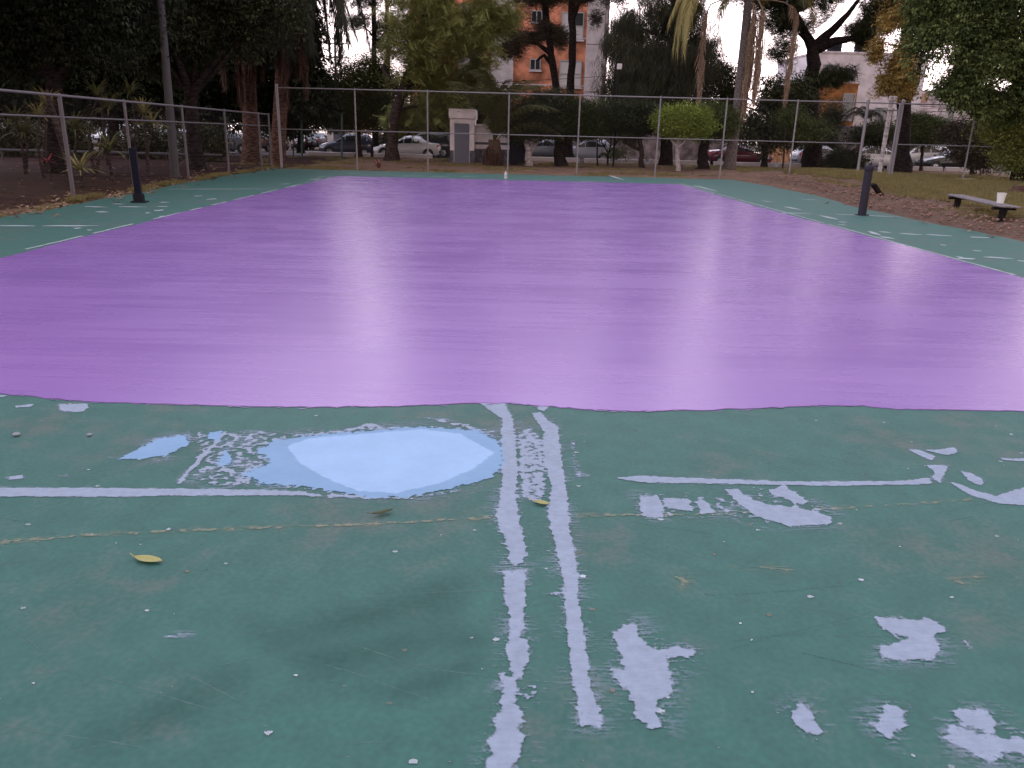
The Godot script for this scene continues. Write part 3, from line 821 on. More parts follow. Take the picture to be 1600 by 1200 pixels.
	gb.box(Vector3.ZERO, Vector3(1.05, 0.42, 0.06), Basis.IDENTITY, 0.02)
	var gm := StandardMaterial3D.new()
	gm.albedo_color = Color(0.9, 0.88, 0.75)
	gm.emission_enabled = true
	gm.emission = Color(1.0, 0.95, 0.72)
	gm.emission_energy_multiplier = 0.9
	part("lamp_diffuser", gb.mesh(gm), lp)
	gb = MB.new()
	for s in [-1, 1]:
		gb = MB.new()
		gb.box(Vector3(0.55 * s, 0, 0), Vector3(0.05, 0.46, 0.09))
		part("lamp_side", gb.mesh(M.trim), lp)
	gb = MB.new()
	gb.box(Vector3(0.16, 0, 0.034), Vector3(0.03, 0.42, 0.02))
	part("lamp_bar", gb.mesh(M.trim), lp)
	var al := AreaLight3D.new()
	al.name = "lamp_glow"
	al.area_size = Vector2(1.0, 0.4)
	al.light_energy = 0.4
	al.light_color = Color(1.0, 0.93, 0.7)
	al.shadow_enabled = true
	al.position = Vector3(0, 0, 0.05)
	al.rotation.y = PI
	lp.add_child(al)
	# pale building far right with a sign board
	o = thing("house", "long pale pink white building behind the wires and the round shrub", "building", Vector3(0, -0.15, 0))
	wl = 40.508
	wr = 56.184
	wt = 6.755 + 0.15
	box_part("wall", o, wl, wr, 0, wt, -82, -92, mat([0.80, 0.70, 0.72], 0.9, "blotch", 0.1))
	for k in 4: box_part("groove", o, wl + 0.1, wr - 0.1, wt - 0.9 - k * 0.8, wt - 0.86 - k * 0.8, -81.97, -82.1, M.pinkwall)
	box_part("sign_board", o, 40.368, 42.093, 5.597 + 0.15, 6.43 + 0.15, -81.6, -81.99, mat([0.50, 0.32, 0.22], 0.8, "fine", 1.0))
	window(o, 43.841, 45.191, 3.873 + 0.15, 5.206 + 0.15, -81.96, ["blind", "glass"], 2, 1)
	box_part("lower_roof", o, 42.484, 45.572, 0, 3.611 + 0.15, -78, -81.9, M.pinkwall)
	# cream house far left of the booth
	o = thing("house", "low cream building end behind the dark hatchback", "building", Vector3(0, -0.15, 0))
	wl = -14.765
	wr = -12.414
	wt = 2.035 + 0.15
	box_part("wall", o, wl, wr, 0, wt, -68, -76, M.booth)
	box_part("roof_slab", o, wl - 0.15, wr + 0.15, wt + 0.003, wt + 0.15, -67.8, -76.1, M.pale)
	box_part("door", o, wl + 0.5, wl + 1.4, 0, 2.0, -67.97, -68.05, M.door)
	# far block closing the left end of the street
	o = thing("house", "dim brown building across the street behind the garden trunks", "building", Vector3(0, -0.15, 0))
	box_part("wall", o, -62, -27, 0, 5.0, -72, -80, mat([0.20, 0.14, 0.12], 0.9, "blotch", 0.2))
	box_part("parapet", o, -62.1, -26.9, 5.003, 5.2, -71.9, -80.1, M.dado)
	for k in 5: window(o, -56.0 + k * 6, -54.0 + k * 6, 1.2, 2.7, -71.96, ["glass", "blind"], 2, 1)
	# guard booth
	o = thing("guard_booth", "small off white guard booth with a grey metal door", "booth", Vector3(0, 0, 0))
	Z = -44.4
	var bl := -2.969
	var bm := -1.64
	var br := 0.286
	var bt := 2.777
	box_part("wall", o, bl, bm, -0.2, bt - 0.5, Z, Z - 3, M.booth)
	box_part("roof_parapet", o, bl - 0.06, bm + 0.06, bt - 0.497, bt, Z + 0.1, Z - 3.1, M.booth, 0.02)
	box_part("wall", o, bm, br, -0.2, bt - 0.9, Z - 0.6, Z - 3, M.booth)
	box_part("roof_slab", o, bm + 0.065, br + 0.1, bt - 0.897, bt - 0.75, Z - 0.5, Z - 3.1, M.booth, 0.02)
	box_part("dado", o, bl - 0.012, -2.759, -0.2, 0.62, Z + 0.012, Z - 0.1, M.dado)
	box_part("dado", o, -1.88, bm + 0.012, -0.2, 0.62, Z + 0.012, Z - 0.1, M.dado)
	box_part("dado", o, bm + 0.02, br + 0.012, -0.2, 0.72, Z - 0.585, Z - 0.8, M.dado)
	box_part("stripe", o, bm + 0.02, br + 0.014, 0.95, 1.08, Z - 0.585, Z - 0.8, M.dado)
	var dr := box_part("door", o, -2.725, -1.92, -0.05, 2.023, Z + 0.03, Z - 0.1, M.door)
	box_part("handle", dr, -2.025, -1.99, 0.98, 1.1, Z + 0.07, Z + 0.032, M.galv)
	o = thing("metal_cabinet", "dark upright metal cabinet between the booth and the white forked trunk", "cabinet", Vector3(0.71, -0.1, -43.6))
	box_part("cabinet_body", o, -0.42, 0.42, 0, 1.62, 0.3, -0.3, M.navy, 0.02)
	box_part("cabinet_door", o, -0.38, 0.38, 0.06, 1.56, 0.315, 0.29, M.black)
	box_part("plinth", o, -0.46, 0.46, -0.1, 0.05, 0.34, -0.34, M.kerb)

# ---------------------------------------------------------------- fences
func chain_link(w: float, h: float) -> ArrayMesh:
	# woven wire: two sets of crossing diagonals, clipped to the bay
	var b := MB.new()
	var p := 0.078
	var r := 0.0008
	for s in [-1, 1]:
		var c := -h
		while c < w + h:
			var a := Vector2(c, 0) if s > 0 else Vector2(c, h)
			var d := Vector2(1, s)
			var t0 := maxf(0.0, -a.x); var t1 := minf(h, w - a.x)
			if t1 > t0 + 0.01:
				var q := a + d * t0; var e := a + d * t1
				var z: float = r * s
				var A := Vector3(q.x, q.y, z); var B := Vector3(e.x, e.y, z)
				var o := Vector3(-s, 1, 0).normalized() * r
				var f := Vector3(0, 0, r)
				b.quad(A + o, B + o, B + f, A + f); b.quad(A + f, B + f, B - o, A - o); b.quad(A - o, B - o, B + o, A + o)
			c += p
	return b.mesh(M.wire)

func tube_mesh(a: Vector3, e: Vector3, r: float, m: Material, sides := 10) -> ArrayMesh:
	var b := MB.new()
	b.tube([a, e], [r, r], sides)
	return b.mesh(m)

func post_mesh(h: float, r: float, m: Material) -> ArrayMesh:
	var b := MB.new()
	b.lathe(Vector3(0, -0.3, 0), [Vector2(r, 0), Vector2(r, h + 0.3), Vector2(r * 1.25, h + 0.301), Vector2(r * 1.2, h + 0.34), Vector2(r * 0.6, h + 0.375), Vector2(0, h + 0.38)], 12)
	return b.mesh(m)

func fences():
	var f := thing("chain_link_fence", "tall galvanised chain link fence across the far end of the court", "fence", Vector3(0, 0, -32.6))
	var xs := [-8.98, -5.93, -3.07, 0.16, 2.97, 6.17, 8.82, 11.65, 14.45]
	var hs := 3.04
	var big := post_mesh(hs + 0.06, 0.055, M.galv)
	var small := post_mesh(hs - 0.02, 0.031, M.galv)
	for i in xs.size():
		part("post", big if i == 0 or i == 8 else small, f, Vector3(xs[i], 0, 0))
	# gate bay, then the run to the right
	var gx := [15.84, 18.82, 20.3, 23.2, 26.2]
	for i in gx.size(): part("post", big if i == 0 else small, f, Vector3(gx[i], 0.02, 0))
	part("post", post_mesh(hs - 0.1, 0.034, M.galv), f, Vector3(15.70, 0.02, 0.08))
	var all := xs + gx
	for i in all.size() - 1:
		var a: float = all[i]; var e: float = all[i + 1]
		var y0 := 0.05
		if a > 11 and e < 18: y0 = 0.3
		for y in ([hs, 1.49] if i != 8 else [hs, hs - 0.26]):
			part("rail", tube_mesh(Vector3(a + 0.04, y, 0), Vector3(e - 0.04, y, 0), 0.026 if y > 2 else 0.021, M.galv), f)
		if i != 8:
			part("chain_link", chain_link(e - a - 0.08, hs - y0 - 0.03), f, Vector3(a + 0.04, y0, 0.03))
		for y in [0.6, 1.2, 1.9, 2.5]:
			part("tie_band", tube_mesh(Vector3(0, y, 0), Vector3(0, y + 0.025, 0), 0.045 if i else 0.062, M.galv), f, Vector3(a, 0, 0))
	# side fence on the left
	f = thing("chain_link_fence", "lower chain link fence along the dark garden on the left", "fence", Vector3(-9.33, 0, 0))
	var zs := [-2.8, -5.7, -8.6, -11.5, -14.4, -17.35, -20.25, -23.8, -27.35, -31.1, -32.45]
	for i in zs.size():
		part("post", post_mesh(2.0, 0.042 if i == 5 else 0.034, M.galv_dull), f, Vector3(0, 0, zs[i]))
		if i == zs.size() - 1: break
		var a: float = zs[i]; var e: float = zs[i + 1]
		for y in [2.03, 1.6]:
			part("rail", tube_mesh(Vector3(0, y, a - 0.03), Vector3(0, y, e + 0.03), 0.027 if y > 1.8 else 0.02, M.galv_dull), f)
		var c := part("chain_link", chain_link(a - e - 0.06, 1.95), f, Vector3(0.03, 0.05, a - 0.03))
		c.rotation.y = PI / 2

# ---------------------------------------------------------------- trees
func leaf_quads(b: MB, base: Vector3, dir: Vector3, up: Vector3, l: float, w: float):
	var s := dir.cross(up).normalized() * w
	var m := base + dir * l * 0.45 + up * w * 0.25
	var t := base + dir * l - up * w * 0.3
	b.tri(base, m + s, t); b.tri(base, t, m - s)

func cluster(kind: String, sd: int) -> ArrayMesh:
	var r := RandomNumberGenerator.new()
	r.seed = sd
	var b := MB.new()
	match kind:
		"broad":
			for i in 13:
				var p := Vector3(r.randfn(), r.randfn(), r.randfn()) * 0.14
				leaf_quads(b, p, (p.normalized() + Vector3(r.randfn(), r.randfn() - 0.5, r.randfn()) * 0.6).normalized(), Vector3(r.randf() - 0.5, 1, r.randf() - 0.5).normalized(), r.randf_range(0.12, 0.2), 0.038)
		"small":
			for i in 24:
				var p := Vector3(r.randfn(), r.randfn() * 0.8, r.randfn()) * 0.15
				leaf_quads(b, p, (p.normalized() + Vector3(r.randfn(), r.randfn(), r.randfn()) * 0.7).normalized(), Vector3(r.randf() - 0.5, 1, r.randf() - 0.5).normalized(), r.randf_range(0.06, 0.1), 0.022)
		"feather":
			for i in 7:
				var d := Vector3(r.randfn(), r.randfn() * 0.35 - 0.1, r.randfn()).normalized()
				var p := Vector3(r.randfn(), r.randfn(), r.randfn()) * 0.12
				for k in 6:
					var s := d.cross(Vector3.UP).normalized()
					for e in [-1, 1]:
						leaf_quads(b, p + d * (0.05 * k), (s * e + d * 0.5 + Vector3(0, r.randf_range(-0.3, 0.1), 0)).normalized(), Vector3.UP, 0.075, 0.014)
		"needle":
			for i in 26:
				var d := Vector3(r.randfn(), r.randfn() * 0.6 + 0.1, r.randfn()).normalized()
				var p := Vector3(r.randfn(), r.randfn() * 0.6, r.randfn()) * 0.1
				leaf_quads(b, p, d, Vector3(d.z, 0.4, -d.x).normalized(), r.randf_range(0.2, 0.38), 0.009)
		"droop":
			for i in 22:
				var p := Vector3(r.randfn(), r.randfn() * 0.8, r.randfn()) * 0.16
				leaf_quads(b, p, Vector3(r.randfn() * 0.35, -1.0, r.randfn() * 0.35).normalized(), Vector3(r.randfn(), 0.1, r.randfn()).normalized(), r.randf_range(0.3, 0.55), 0.01)
	return b.mesh(M.leaf)

var clusters := {}
func crown(parent: Node, clumps: Array, kind: String, size: float, tints: Array, gap: float, called := "crown"):
	if not clusters.has(kind): clusters[kind] = cluster(kind, kind.hash() % 1000)
	var f := noise(0.55, int(absf(clumps[0][0].x * 13.0)) + 5, 3)
	var xf := []
	var cols := []
	for c in clumps:
		var made := 0
		var tries := 0
		while made < c[2] and tries < c[2] * 8:
			tries += 1
			var d := Vector3(rng.randfn(), rng.randfn(), rng.randfn()).normalized()
			var p: Vector3 = c[0] + d * c[1] * pow(rng.randf(), 0.42) * (1.0 + 0.18 * rng.randfn())
			if f.get_noise_3dv(p) < gap: continue
			made += 1
			var s := size * rng.randf_range(0.75, 1.35)
			xf.append(Transform3D(Basis(Vector3.UP, rng.randf() * TAU) * Basis(Vector3.RIGHT, rng.randfn() * 0.35) * Basis.from_scale(Vector3.ONE * s), p))
			var t: float = clampf(0.5 + f.get_noise_3dv(p * 2.3 + Vector3(9, 0, 0)) * 0.8 + rng.randfn() * 0.18, 0, 1)
			var a: Array = tints[0]; var e: Array = tints[1]
			var k := rng.randf_range(0.8, 1.2)
			cols.append(Color(lerpf(a[0], e[0], t) * k, lerpf(a[1], e[1], t) * k, lerpf(a[2], e[2], t) * k))
	var mm := MultiMesh.new()
	mm.transform_format = MultiMesh.TRANSFORM_3D
	mm.use_colors = true
	mm.mesh = clusters[kind]
	mm.instance_count = xf.size()
	for i in xf.size():
		mm.set_instance_transform(i, xf[i]); mm.set_instance_color(i, cols[i])
	var o := MultiMeshInstance3D.new()
	o.name = called
	o.multimesh = mm
	o.set_meta("kind", "stuff")
	parent.add_child(o, true)

func bend(a: Vector3, e: Vector3, sag: float, n := 5) -> Array:
	var out := []
	var s := Vector3(rng.randfn(), rng.randfn() * 0.4, rng.randfn()) * (e - a).length() * 0.06
	for i in n + 1:
		var t := float(i) / n
		out.append(a.lerp(e, t) + (Vector3.UP * sag + s) * sin(t * PI))
	return out

# trunk: points from the ground up; limbs: extra point lists; clumps: [centre, radii, leaf sprays]
func tree(called: String, label: String, category: String, trunk: Array, r0: float, r1: float, limbs: Array, clumps: Array, kind: String, size: float, tints: Array, gap: float, bark: Material, group := "", auto := true) -> Node3D:
	var at: Vector3 = trunk[0]
	at.y = th(at.x, at.z) - 0.08
	var o := thing(called, label, category, at, 0.0, group)
	var pts := []
	for i in trunk.size() - 1:
		for k in 4:
			var t := k / 4.0
			var a: Vector3 = trunk[i] if i else at
			pts.append(a.lerp(trunk[i + 1], t) - at + (Vector3(rng.randfn(), 0, rng.randfn()) * r0 * 0.12 if i + k > 0 else Vector3.ZERO))
	pts.append(trunk[-1] - at)
	var rad := []
	for i in pts.size():
		var t := float(i) / (pts.size() - 1)
		rad.append(lerpf(r0, r1, t) * (1.0 + 0.45 * exp(-t * 14.0)))
	var b := MB.new()
	b.tube(pts, rad, 10, 0.06, int(at.x * 7.0))
	part("trunk", b.mesh(bark), o)
	for l in limbs:
		b = MB.new()
		var q := []
		var rr := []
		for i in l.size() - 1:
			for k in 3: q.append(l[i].lerp(l[i + 1], k / 3.0) - at)
		q.append(l[-1] - at)
		for i in q.size(): rr.append(lerpf(r1 * 0.95, r1 * 0.22, float(i) / (q.size() - 1)))
		b.tube(q, rr, 8, 0.06)
		part("limb", b.mesh(bark), o)
	var loc := []
	for c in clumps:
		loc.append([c[0] - at, c[1], c[2]])
		if auto:
			var best: Vector3 = pts[-1]
			for p in pts:
				if p.y < c[0].y - at.y - 0.3 and p.y > pts[-1].y * 0.45 and (p.distance_to(c[0] - at) < best.distance_to(c[0] - at) or best.y > c[0].y - at.y): best = p
			b = MB.new()
			b.tube(bend(best, c[0] - at, 0.1), [r1 * 0.6, r1 * 0.5, r1 * 0.42, r1 * 0.3, r1 * 0.2, r1 * 0.1], 7)
			part("limb", b.mesh(bark), o)
	crown(o, loc, kind, size, tints, gap)
	return o

func frond_mesh(l: float, from: float, to: float, curl: float, hang: float, m: Material, sd: int, pairs := 42, leaf := 0.5, width := 0.017) -> ArrayMesh:
	# a pinnate palm leaf pointing along +x: its midrib turns from one slope to another within the first part of its length, leaflets droop
	var r := RandomNumberGenerator.new()
	r.seed = sd
	var b := MB.new()
	var pts := []
	var rad := []
	var p := Vector3.ZERO
	for i in 17:
		pts.append(p)
		rad.append(lerpf(0.03, 0.006, i / 16.0))
		var ang := lerpf(from, to, smoothstep(0.0, curl, i / 16.0))
		p += Vector3(cos(ang), sin(ang), 0.04 * sin(sd + i * 0.3)) * l / 16.0
	b.tube(pts, rad, 5)
	for k in pairs:
		var t := 0.12 + 0.87 * k / pairs
		var fi := t * 16.0
		var i := mini(int(fi), 15)
		var a: Vector3 = pts[i].lerp(pts[i + 1], fi - i)
		var d: Vector3 = (pts[i + 1] - pts[i]).normalized()
		for s in [-1, 1]:
			var ll := leaf * (0.45 + 0.85 * sin(minf(t * 1.15, 1.0) * PI * 0.86)) * r.randf_range(0.75, 1.2)
			var dir := (d * 0.6 + Vector3(0, 0, s) * r.randf_range(0.4, 0.95) + Vector3(r.randf_range(-0.2, 0.2), -hang + r.randf_range(-0.3, 0.3), 0)).normalized()
			var mid := a + dir * ll * 0.45
			var tip := mid + (dir * 0.7 + Vector3(r.randf_range(-0.15, 0.15), -0.6 - hang, 0)).normalized() * ll * 0.55
			var w := (d + Vector3(0, 0.3, 0)).normalized() * width
			b.tri(a - w, a + w, mid + w); b.tri(a - w, mid + w, mid - w); b.tri(mid - w, mid + w, tip)
	return b.mesh(m)

func dead_frond_mesh(l: float, reach: float, m: Material, sd: int, dense := 420) -> ArrayMesh:
	# a dry leaf hanging down along -y after arching out by reach, leaflets folded together
	var r := RandomNumberGenerator.new()
	r.seed = sd
	var b := MB.new()
	var path := Curve3D.new()
	path.add_point(Vector3.ZERO, Vector3.ZERO, Vector3(reach * 0.5, 0.25, 0))
	path.add_point(Vector3(reach, -0.5, 0), Vector3(-0.12, 0.5, 0), Vector3(0.05, -0.5, 0))
	path.add_point(Vector3(reach + r.randf_range(-0.1, 0.15), -l, 0), Vector3(0, 0.5, 0))
	var pts := []
	var rad := []
	var L := path.get_baked_length()
	for i in 12:
		pts.append(path.sample_baked(L * i / 11.0)); rad.append(lerpf(0.04, 0.006, i / 11.0))
	b.tube(pts, rad, 5)
	for k in dense:
		var t := pow(r.randf_range(0.04, 1.0), 0.8)
		var a := path.sample_baked(L * lerpf(minf(0.25, reach / L), 0.97, t)) + Vector3(r.randfn(), 0, r.randfn()) * 0.05 * (0.6 + sin(t * PI))
		var d := Vector3(r.randfn() * 0.13, -1.0, r.randfn() * 0.13).normalized()
		var q := r.randf() * TAU
		var w := Vector3(cos(q), 0, sin(q)) * r.randf_range(0.012, 0.026)
		var ll := r.randf_range(0.35, 0.8)
		b.tri(a - w, a + w, a + d * ll * 0.6 + w); b.tri(a - w, a + d * ll * 0.6 + w, a + d * ll)
	return b.mesh(m)

func palm(called: String, label: String, base: Vector3, head: Vector3, r0: float, r1: float, bark: Material, fronds: Array, dead: Array, group := "palm trees in the park") -> Node3D:
	base.y = th(base.x, base.z) - 0.05
	var o := thing(called, label, "palm tree", base, 0.0, group)
	var b := MB.new()
	var pts := []
	var rad := []
	var rings := int((head.y - base.y) / 0.16)
	for i in rings + 1:
		var t := float(i) / rings
		var p := Vector3.ZERO.lerp(head - base, t) + Vector3(sin(t * 2.2) * 0.12 * (1.0 - t), 0, 0)
		var r := lerpf(r0, r1, t) * (1.0 + 0.35 * exp(-t * 10.0))
		pts.append(p); rad.append(r * 1.035)
		pts.append(p + Vector3(0, 0.12, 0)); rad.append(r * 0.985)
	b.tube(pts, rad, 12)
	part("trunk", b.mesh(bark), o)
	var k := 0
	for f in fronds:      # [mesh, turn in degrees, extra pitch]
		var q := part("frond", f[0], o, head - base + Vector3(0, 0.06 * (k % 3), 0))
		q.basis = Basis(Vector3.UP, deg_to_rad(f[1])) * Basis(Vector3.BACK, deg_to_rad(f[2]))
		k += 1
	for f in dead:      # [mesh, turn in degrees]
		var q := part("dead_frond", f[0], o, head - base + Vector3(0, -0.1, 0))
		q.rotation.y = deg_to_rad(f[1])
	return o

func trees():
	var G1 := [[0.05, 0.07, 0.026], [0.12, 0.15, 0.045]]
	var GD := [[0.034, 0.042, 0.026], [0.082, 0.09, 0.045]]
	var GS := [[0.012, 0.017, 0.011], [0.034, 0.041, 0.021]]
	var GL := [[0.11, 0.135, 0.04], [0.24, 0.25, 0.07]]
	var GY := [[0.10, 0.15, 0.03], [0.30, 0.36, 0.07]]
	var GO := [[0.20, 0.145, 0.05], [0.48, 0.34, 0.11]]
	var D := "dense trees over the left garden"
	# dark garden trees on the left
	tree("garden_tree", "dark leafy tree with a low forked trunk nearest the left edge", "tree", [Vector3(-13.813, 0.177, -25), Vector3(-13.681, 1.533, -25), Vector3(-13.533, 2.736, -25)], 0.3, 0.22, [[Vector3(-13.533, 2.736, -25), Vector3(-13.864, 3.506, -25), Vector3(-14.068, 4.538, -25)], [Vector3(-13.533, 2.736, -25), Vector3(-12.924, 3.248, -25), Vector3(-11.854, 4.127, -24)]], [[Vector3(-14.04, 4.709, -25), Vector3(2.6, 1.5, 2.0), 1710], [Vector3(-11.767, 4.611, -24.5), Vector3(2.0, 1.4, 1.8), 1520], [Vector3(-12.88, 6.235, -25), Vector3(3.4, 2.0, 2.6), 2090], [Vector3(-16.903, 5.142, -25), Vector3(2.6, 2.2, 2.2), 1330], [Vector3(-15.318, 3.475, -26), Vector3(0.9, 0.7, 0.8), 304]], "broad", 0.8, GS, -0.25, M.bark_dark, D)
	tree("garden_tree", "dark leafy tree behind the tall light pole", "tree", [Vector3(-11.03, 0.091, -29), Vector3(-11.03, 1.447, -29), Vector3(-11.011, 2.512, -29)], 0.26, 0.2, [[Vector3(-11.011, 2.512, -29), Vector3(-10.448, 3.256, -29), Vector3(-9.838, 3.888, -29)], [Vector3(-11.011, 2.512, -29), Vector3(-11.301, 3.545, -29), Vector3(-11.608, 4.351, -29)]], [[Vector3(-12.556, 4.994, -29.5), Vector3(2.2, 1.5, 1.8), 1710], [Vector3(-10.564, 5.383, -30.5), Vector3(2.2, 1.6, 1.8), 1710], [Vector3(-11.909, 7.584, -30.5), Vector3(3.4, 2.2, 2.6), 2090], [Vector3(-11.908, 3.718, -30), Vector3(0.9, 0.7, 0.9), 380], [Vector3(-8.774, 5.97, -30), Vector3(1.8, 1.4, 1.5), 1140]], "broad", 0.78, [[0.014, 0.019, 0.012], [0.075, 0.08, 0.036]], -0.22, M.bark_dark, D)
	tree("garden_tree", "tall dark tree filling the gap above the potted rosettes", "tree", [Vector3(-20.122, 0.15, -42), Vector3(-19.971, 2.279, -42), Vector3(-19.841, 4.695, -42)], 0.3, 0.22, [], [[Vector3(-22.068, 4.64, -42), Vector3(4.4, 2.6, 2.4), 1700], [Vector3(-19.047, 4.499, -43), Vector3(4.0, 2.4, 2.4), 1700], [Vector3(-20.592, 7.436, -43), Vector3(6.0, 3.6, 3.0), 1600], [Vector3(-21.222, 2.906, -43), Vector3(4.0, 1.4, 1.6), 800]], "broad", 1.5, GS, -0.4, M.bark_dark, D)
	tree("garden_tree", "tall dark tree standing at the far left edge behind the garden", "tree", [Vector3(-27.96, 0.026, -44), Vector3(-27.709, 2.154, -44), Vector3(-27.446, 4.685, -44)], 0.3, 0.22, [], [[Vector3(-28.384, 4.971, -44), Vector3(5.0, 3.2, 2.4), 1700], [Vector3(-25.89, 4.101, -44), Vector3(3.6, 2.6, 2.0), 1500], [Vector3(-27.387, 8.473, -45), Vector3(6.0, 3.6, 3.0), 1200]], "broad", 1.5, GS, -0.4, M.bark_dark, D)
	tree("garden_tree", "tall dark tree behind the reddish palm trunks", "tree", [Vector3(-16.415, 0.211, -47), Vector3(-16.315, 2.523, -47), Vector3(-16.169, 4.897, -47)], 0.28, 0.2, [], [[Vector3(-17.226, 5.038, -47), Vector3(4.2, 2.8, 2.2), 1700], [Vector3(-13.927, 5.374, -48), Vector3(3.2, 3.4, 2.0), 1500], [Vector3(-15.821, 8.637, -48), Vector3(5.0, 3.4, 3.0), 1200], [Vector3(-16.349, 2.729, -48), Vector3(3.6, 1.2, 1.4), 700], [Vector3(-12.808, 2.989, -48), Vector3(2.2, 1.6, 1.4), 600], [Vector3(-11.278, 5.908, -46), Vector3(1.3, 2.8, 1.2), 800], [Vector3(-10.813, 3.629, -46), Vector3(1.1, 1.4, 1.0), 400]], "broad", 1.5, GS, -0.4, M.bark_dark, D)
	tree("garden_tree", "dense tree standing left of the view and roofing the garden", "tree", [Vector3(-17, 0, -13), Vector3(-16.8, 3, -13), Vector3(-16.5, 5, -13)], 0.35, 0.25, [], [[Vector3(-13.6, 7.0, -11), Vector3(3.2, 1.6, 4.0), 1500], [Vector3(-17.5, 7.2, -15), Vector3(4.0, 1.8, 4.0), 1500], [Vector3(-22, 5.5, -13), Vector3(3.0, 3.5, 5.0), 1200]], "broad", 1.5, GS, -0.35, M.bark_dark, D)
	tree("garden_tree", "dense tree roofing the garden between the light pole and the left edge", "tree", [Vector3(-21, 0, -20.5), Vector3(-20.5, 3, -20.5), Vector3(-19.5, 5.5, -20.5)], 0.35, 0.25, [], [[Vector3(-13.8, 7.4, -19), Vector3(3.4, 1.6, 3.6), 1500], [Vector3(-18.5, 7.4, -21), Vector3(3.6, 1.7, 3.6), 1400], [Vector3(-14.0, 8.0, -25), Vector3(3.4, 1.4, 3.0), 1000]], "broad", 1.5, GS, -0.35, M.bark_dark, D)
	for e in [[Vector3(-19.211, 0, -36), "dim low shrub under the trees left of the white van like car"], [Vector3(-16.511, 0, -38), "dim low shrub between the garden trunks near the light pole"], [Vector3(-13.636, 0, -37), "dim low shrub beside the trunk behind the light pole"], [Vector3(-22.113, 0, -37), "dim low shrub at the left edge before the street"]]:
		var q: Vector3 = e[0]
		tree("garden_shrub", e[1], "shrub", [q, q + Vector3(0, 0.3, 0), q + Vector3(0, 0.6, 0)], 0.05, 0.04, [], [[q + Vector3(-0.5, 0.9, 0), Vector3(0.9, 0.7, 0.7), 160], [q + Vector3(0.5, 1.2, 0), Vector3(0.8, 0.8, 0.7), 160], [q + Vector3(0, 0.5, 0.3), Vector3(1.0, 0.4, 0.6), 100]], "broad", 0.9, [[0.022, 0.026, 0.014], [0.07, 0.07, 0.03]], -0.2, M.bark_dark, "low shrubs under the garden trees")
	# palms left of the sky gap
	var fd := []
	for q in [[6.2, 0.9, -1.4, 0.55], [5.4, 0.7, -1.45, 0.5], [6.8, 1.1, -1.35, 0.6], [4.6, 0.3, -1.45, 0.45]]: fd.append(frond_mesh(q[0], q[1], q[2], q[3], 0.8, M.frond_dark, 70 + int(q[0] * 10), 90, 0.85, 0.036))
	var dd := [dead_frond_mesh(4.4, 0.45, M.dead_dark, 80), dead_frond_mesh(3.6, 0.5, M.dead_dark, 81), dead_frond_mesh(4.8, 0.6, M.dead_red, 83)]
	var dl := [dead_frond_mesh(4.0, 1.15, M.dead_tan, 82)]
	var fr := []
	for k in 34: fr.append([fd[k % 4], k * 37.7 + 5, -14 + (k * 17) % 26])
	palm("palm_tree", "shaggy dark palm with drooping fronds beside the bright sky gap", Vector3(-9.867, 0, -35), Vector3(-8.984, 7.598, -35), 0.3, 0.24, M.bark_red, fr, [[dd[0], 20], [dd[1], 75], [dd[2], 140], [dd[1], 215], [dd[2], 260], [dd[1], 340]])
	fr = []
	for k in 16: fr.append([fd[(k + 1) % 4], k * 43.0 + 15, -10 + (k * 19) % 30])
	palm("palm_tree", "reddish palm trunk with a dry skirt next to the shaggy palm", Vector3(-11.284, 0, -36), Vector3(-11.012, 7.489, -36), 0.32, 0.26, M.bark_red, fr, [[dd[1], 10], [dd[0], 100], [dl[0], 190], [dd[2], 290], [dd[2], 240]])
	# trees round the sky gap
	tree("street_tree", "thin straight tree standing against the bright sky gap", "tree", [Vector3(-8.447, 0.21, -53), Vector3(-8.349, 4.824, -53), Vector3(-8.298, 7.809, -53), Vector3(-8.227, 11.388, -53)], 0.2, 0.12, [], [[Vector3(-8.724, 9.392, -53), Vector3(1.6, 0.7, 1.2), 130], [Vector3(-9.254, 7.858, -53), Vector3(0.9, 0.6, 0.8), 90], [Vector3(-7.879, 7.084, -53), Vector3(0.7, 0.9, 0.7), 90]], "feather", 1.3, GD, -0.1, M.bark_dark, "trees along the far grass")
	tree("street_tree", "second thin tree beside the bright sky gap, nearer the feathery tree", "tree", [Vector3(-7.282, 0.277, -51), Vector3(-7.211, 4.717, -51), Vector3(-7.177, 7.589, -51), Vector3(-7.128, 11.034, -51)], 0.17, 0.1, [], [[Vector3(-6.639, 9.344, -51), Vector3(1.0, 1.0, 1.0), 160], [Vector3(-6.908, 7.596, -51), Vector3(0.7, 0.9, 0.7), 120]], "feather", 1.3, GD, -0.1, M.bark_dark, "trees along the far grass")
	tree("street_tree", "low bushy tree under the bright sky gap", "tree", [Vector3(-8.998, 0.18, -50), Vector3(-8.957, 1.312, -50), Vector3(-8.845, 2.244, -50)], 0.2, 0.15, [], [[Vector3(-8.862, 3.889, -50), Vector3(2.4, 1.7, 1.6), 1300], [Vector3(-7.339, 3.199, -50), Vector3(2.2, 1.7, 1.6), 1100], [Vector3(-10.447, 2.941, -50), Vector3(2.0, 1.4, 1.5), 900], [Vector3(-8.143, 2.261, -50), Vector3(3.2, 0.9, 1.5), 700], [Vector3(-7.669, 5.174, -50), Vector3(0.8, 0.9, 0.7), 160]], "small", 1.4, [[0.06, 0.07, 0.03], [0.13, 0.135, 0.05]], -0.25, M.bark, "trees along the far grass")
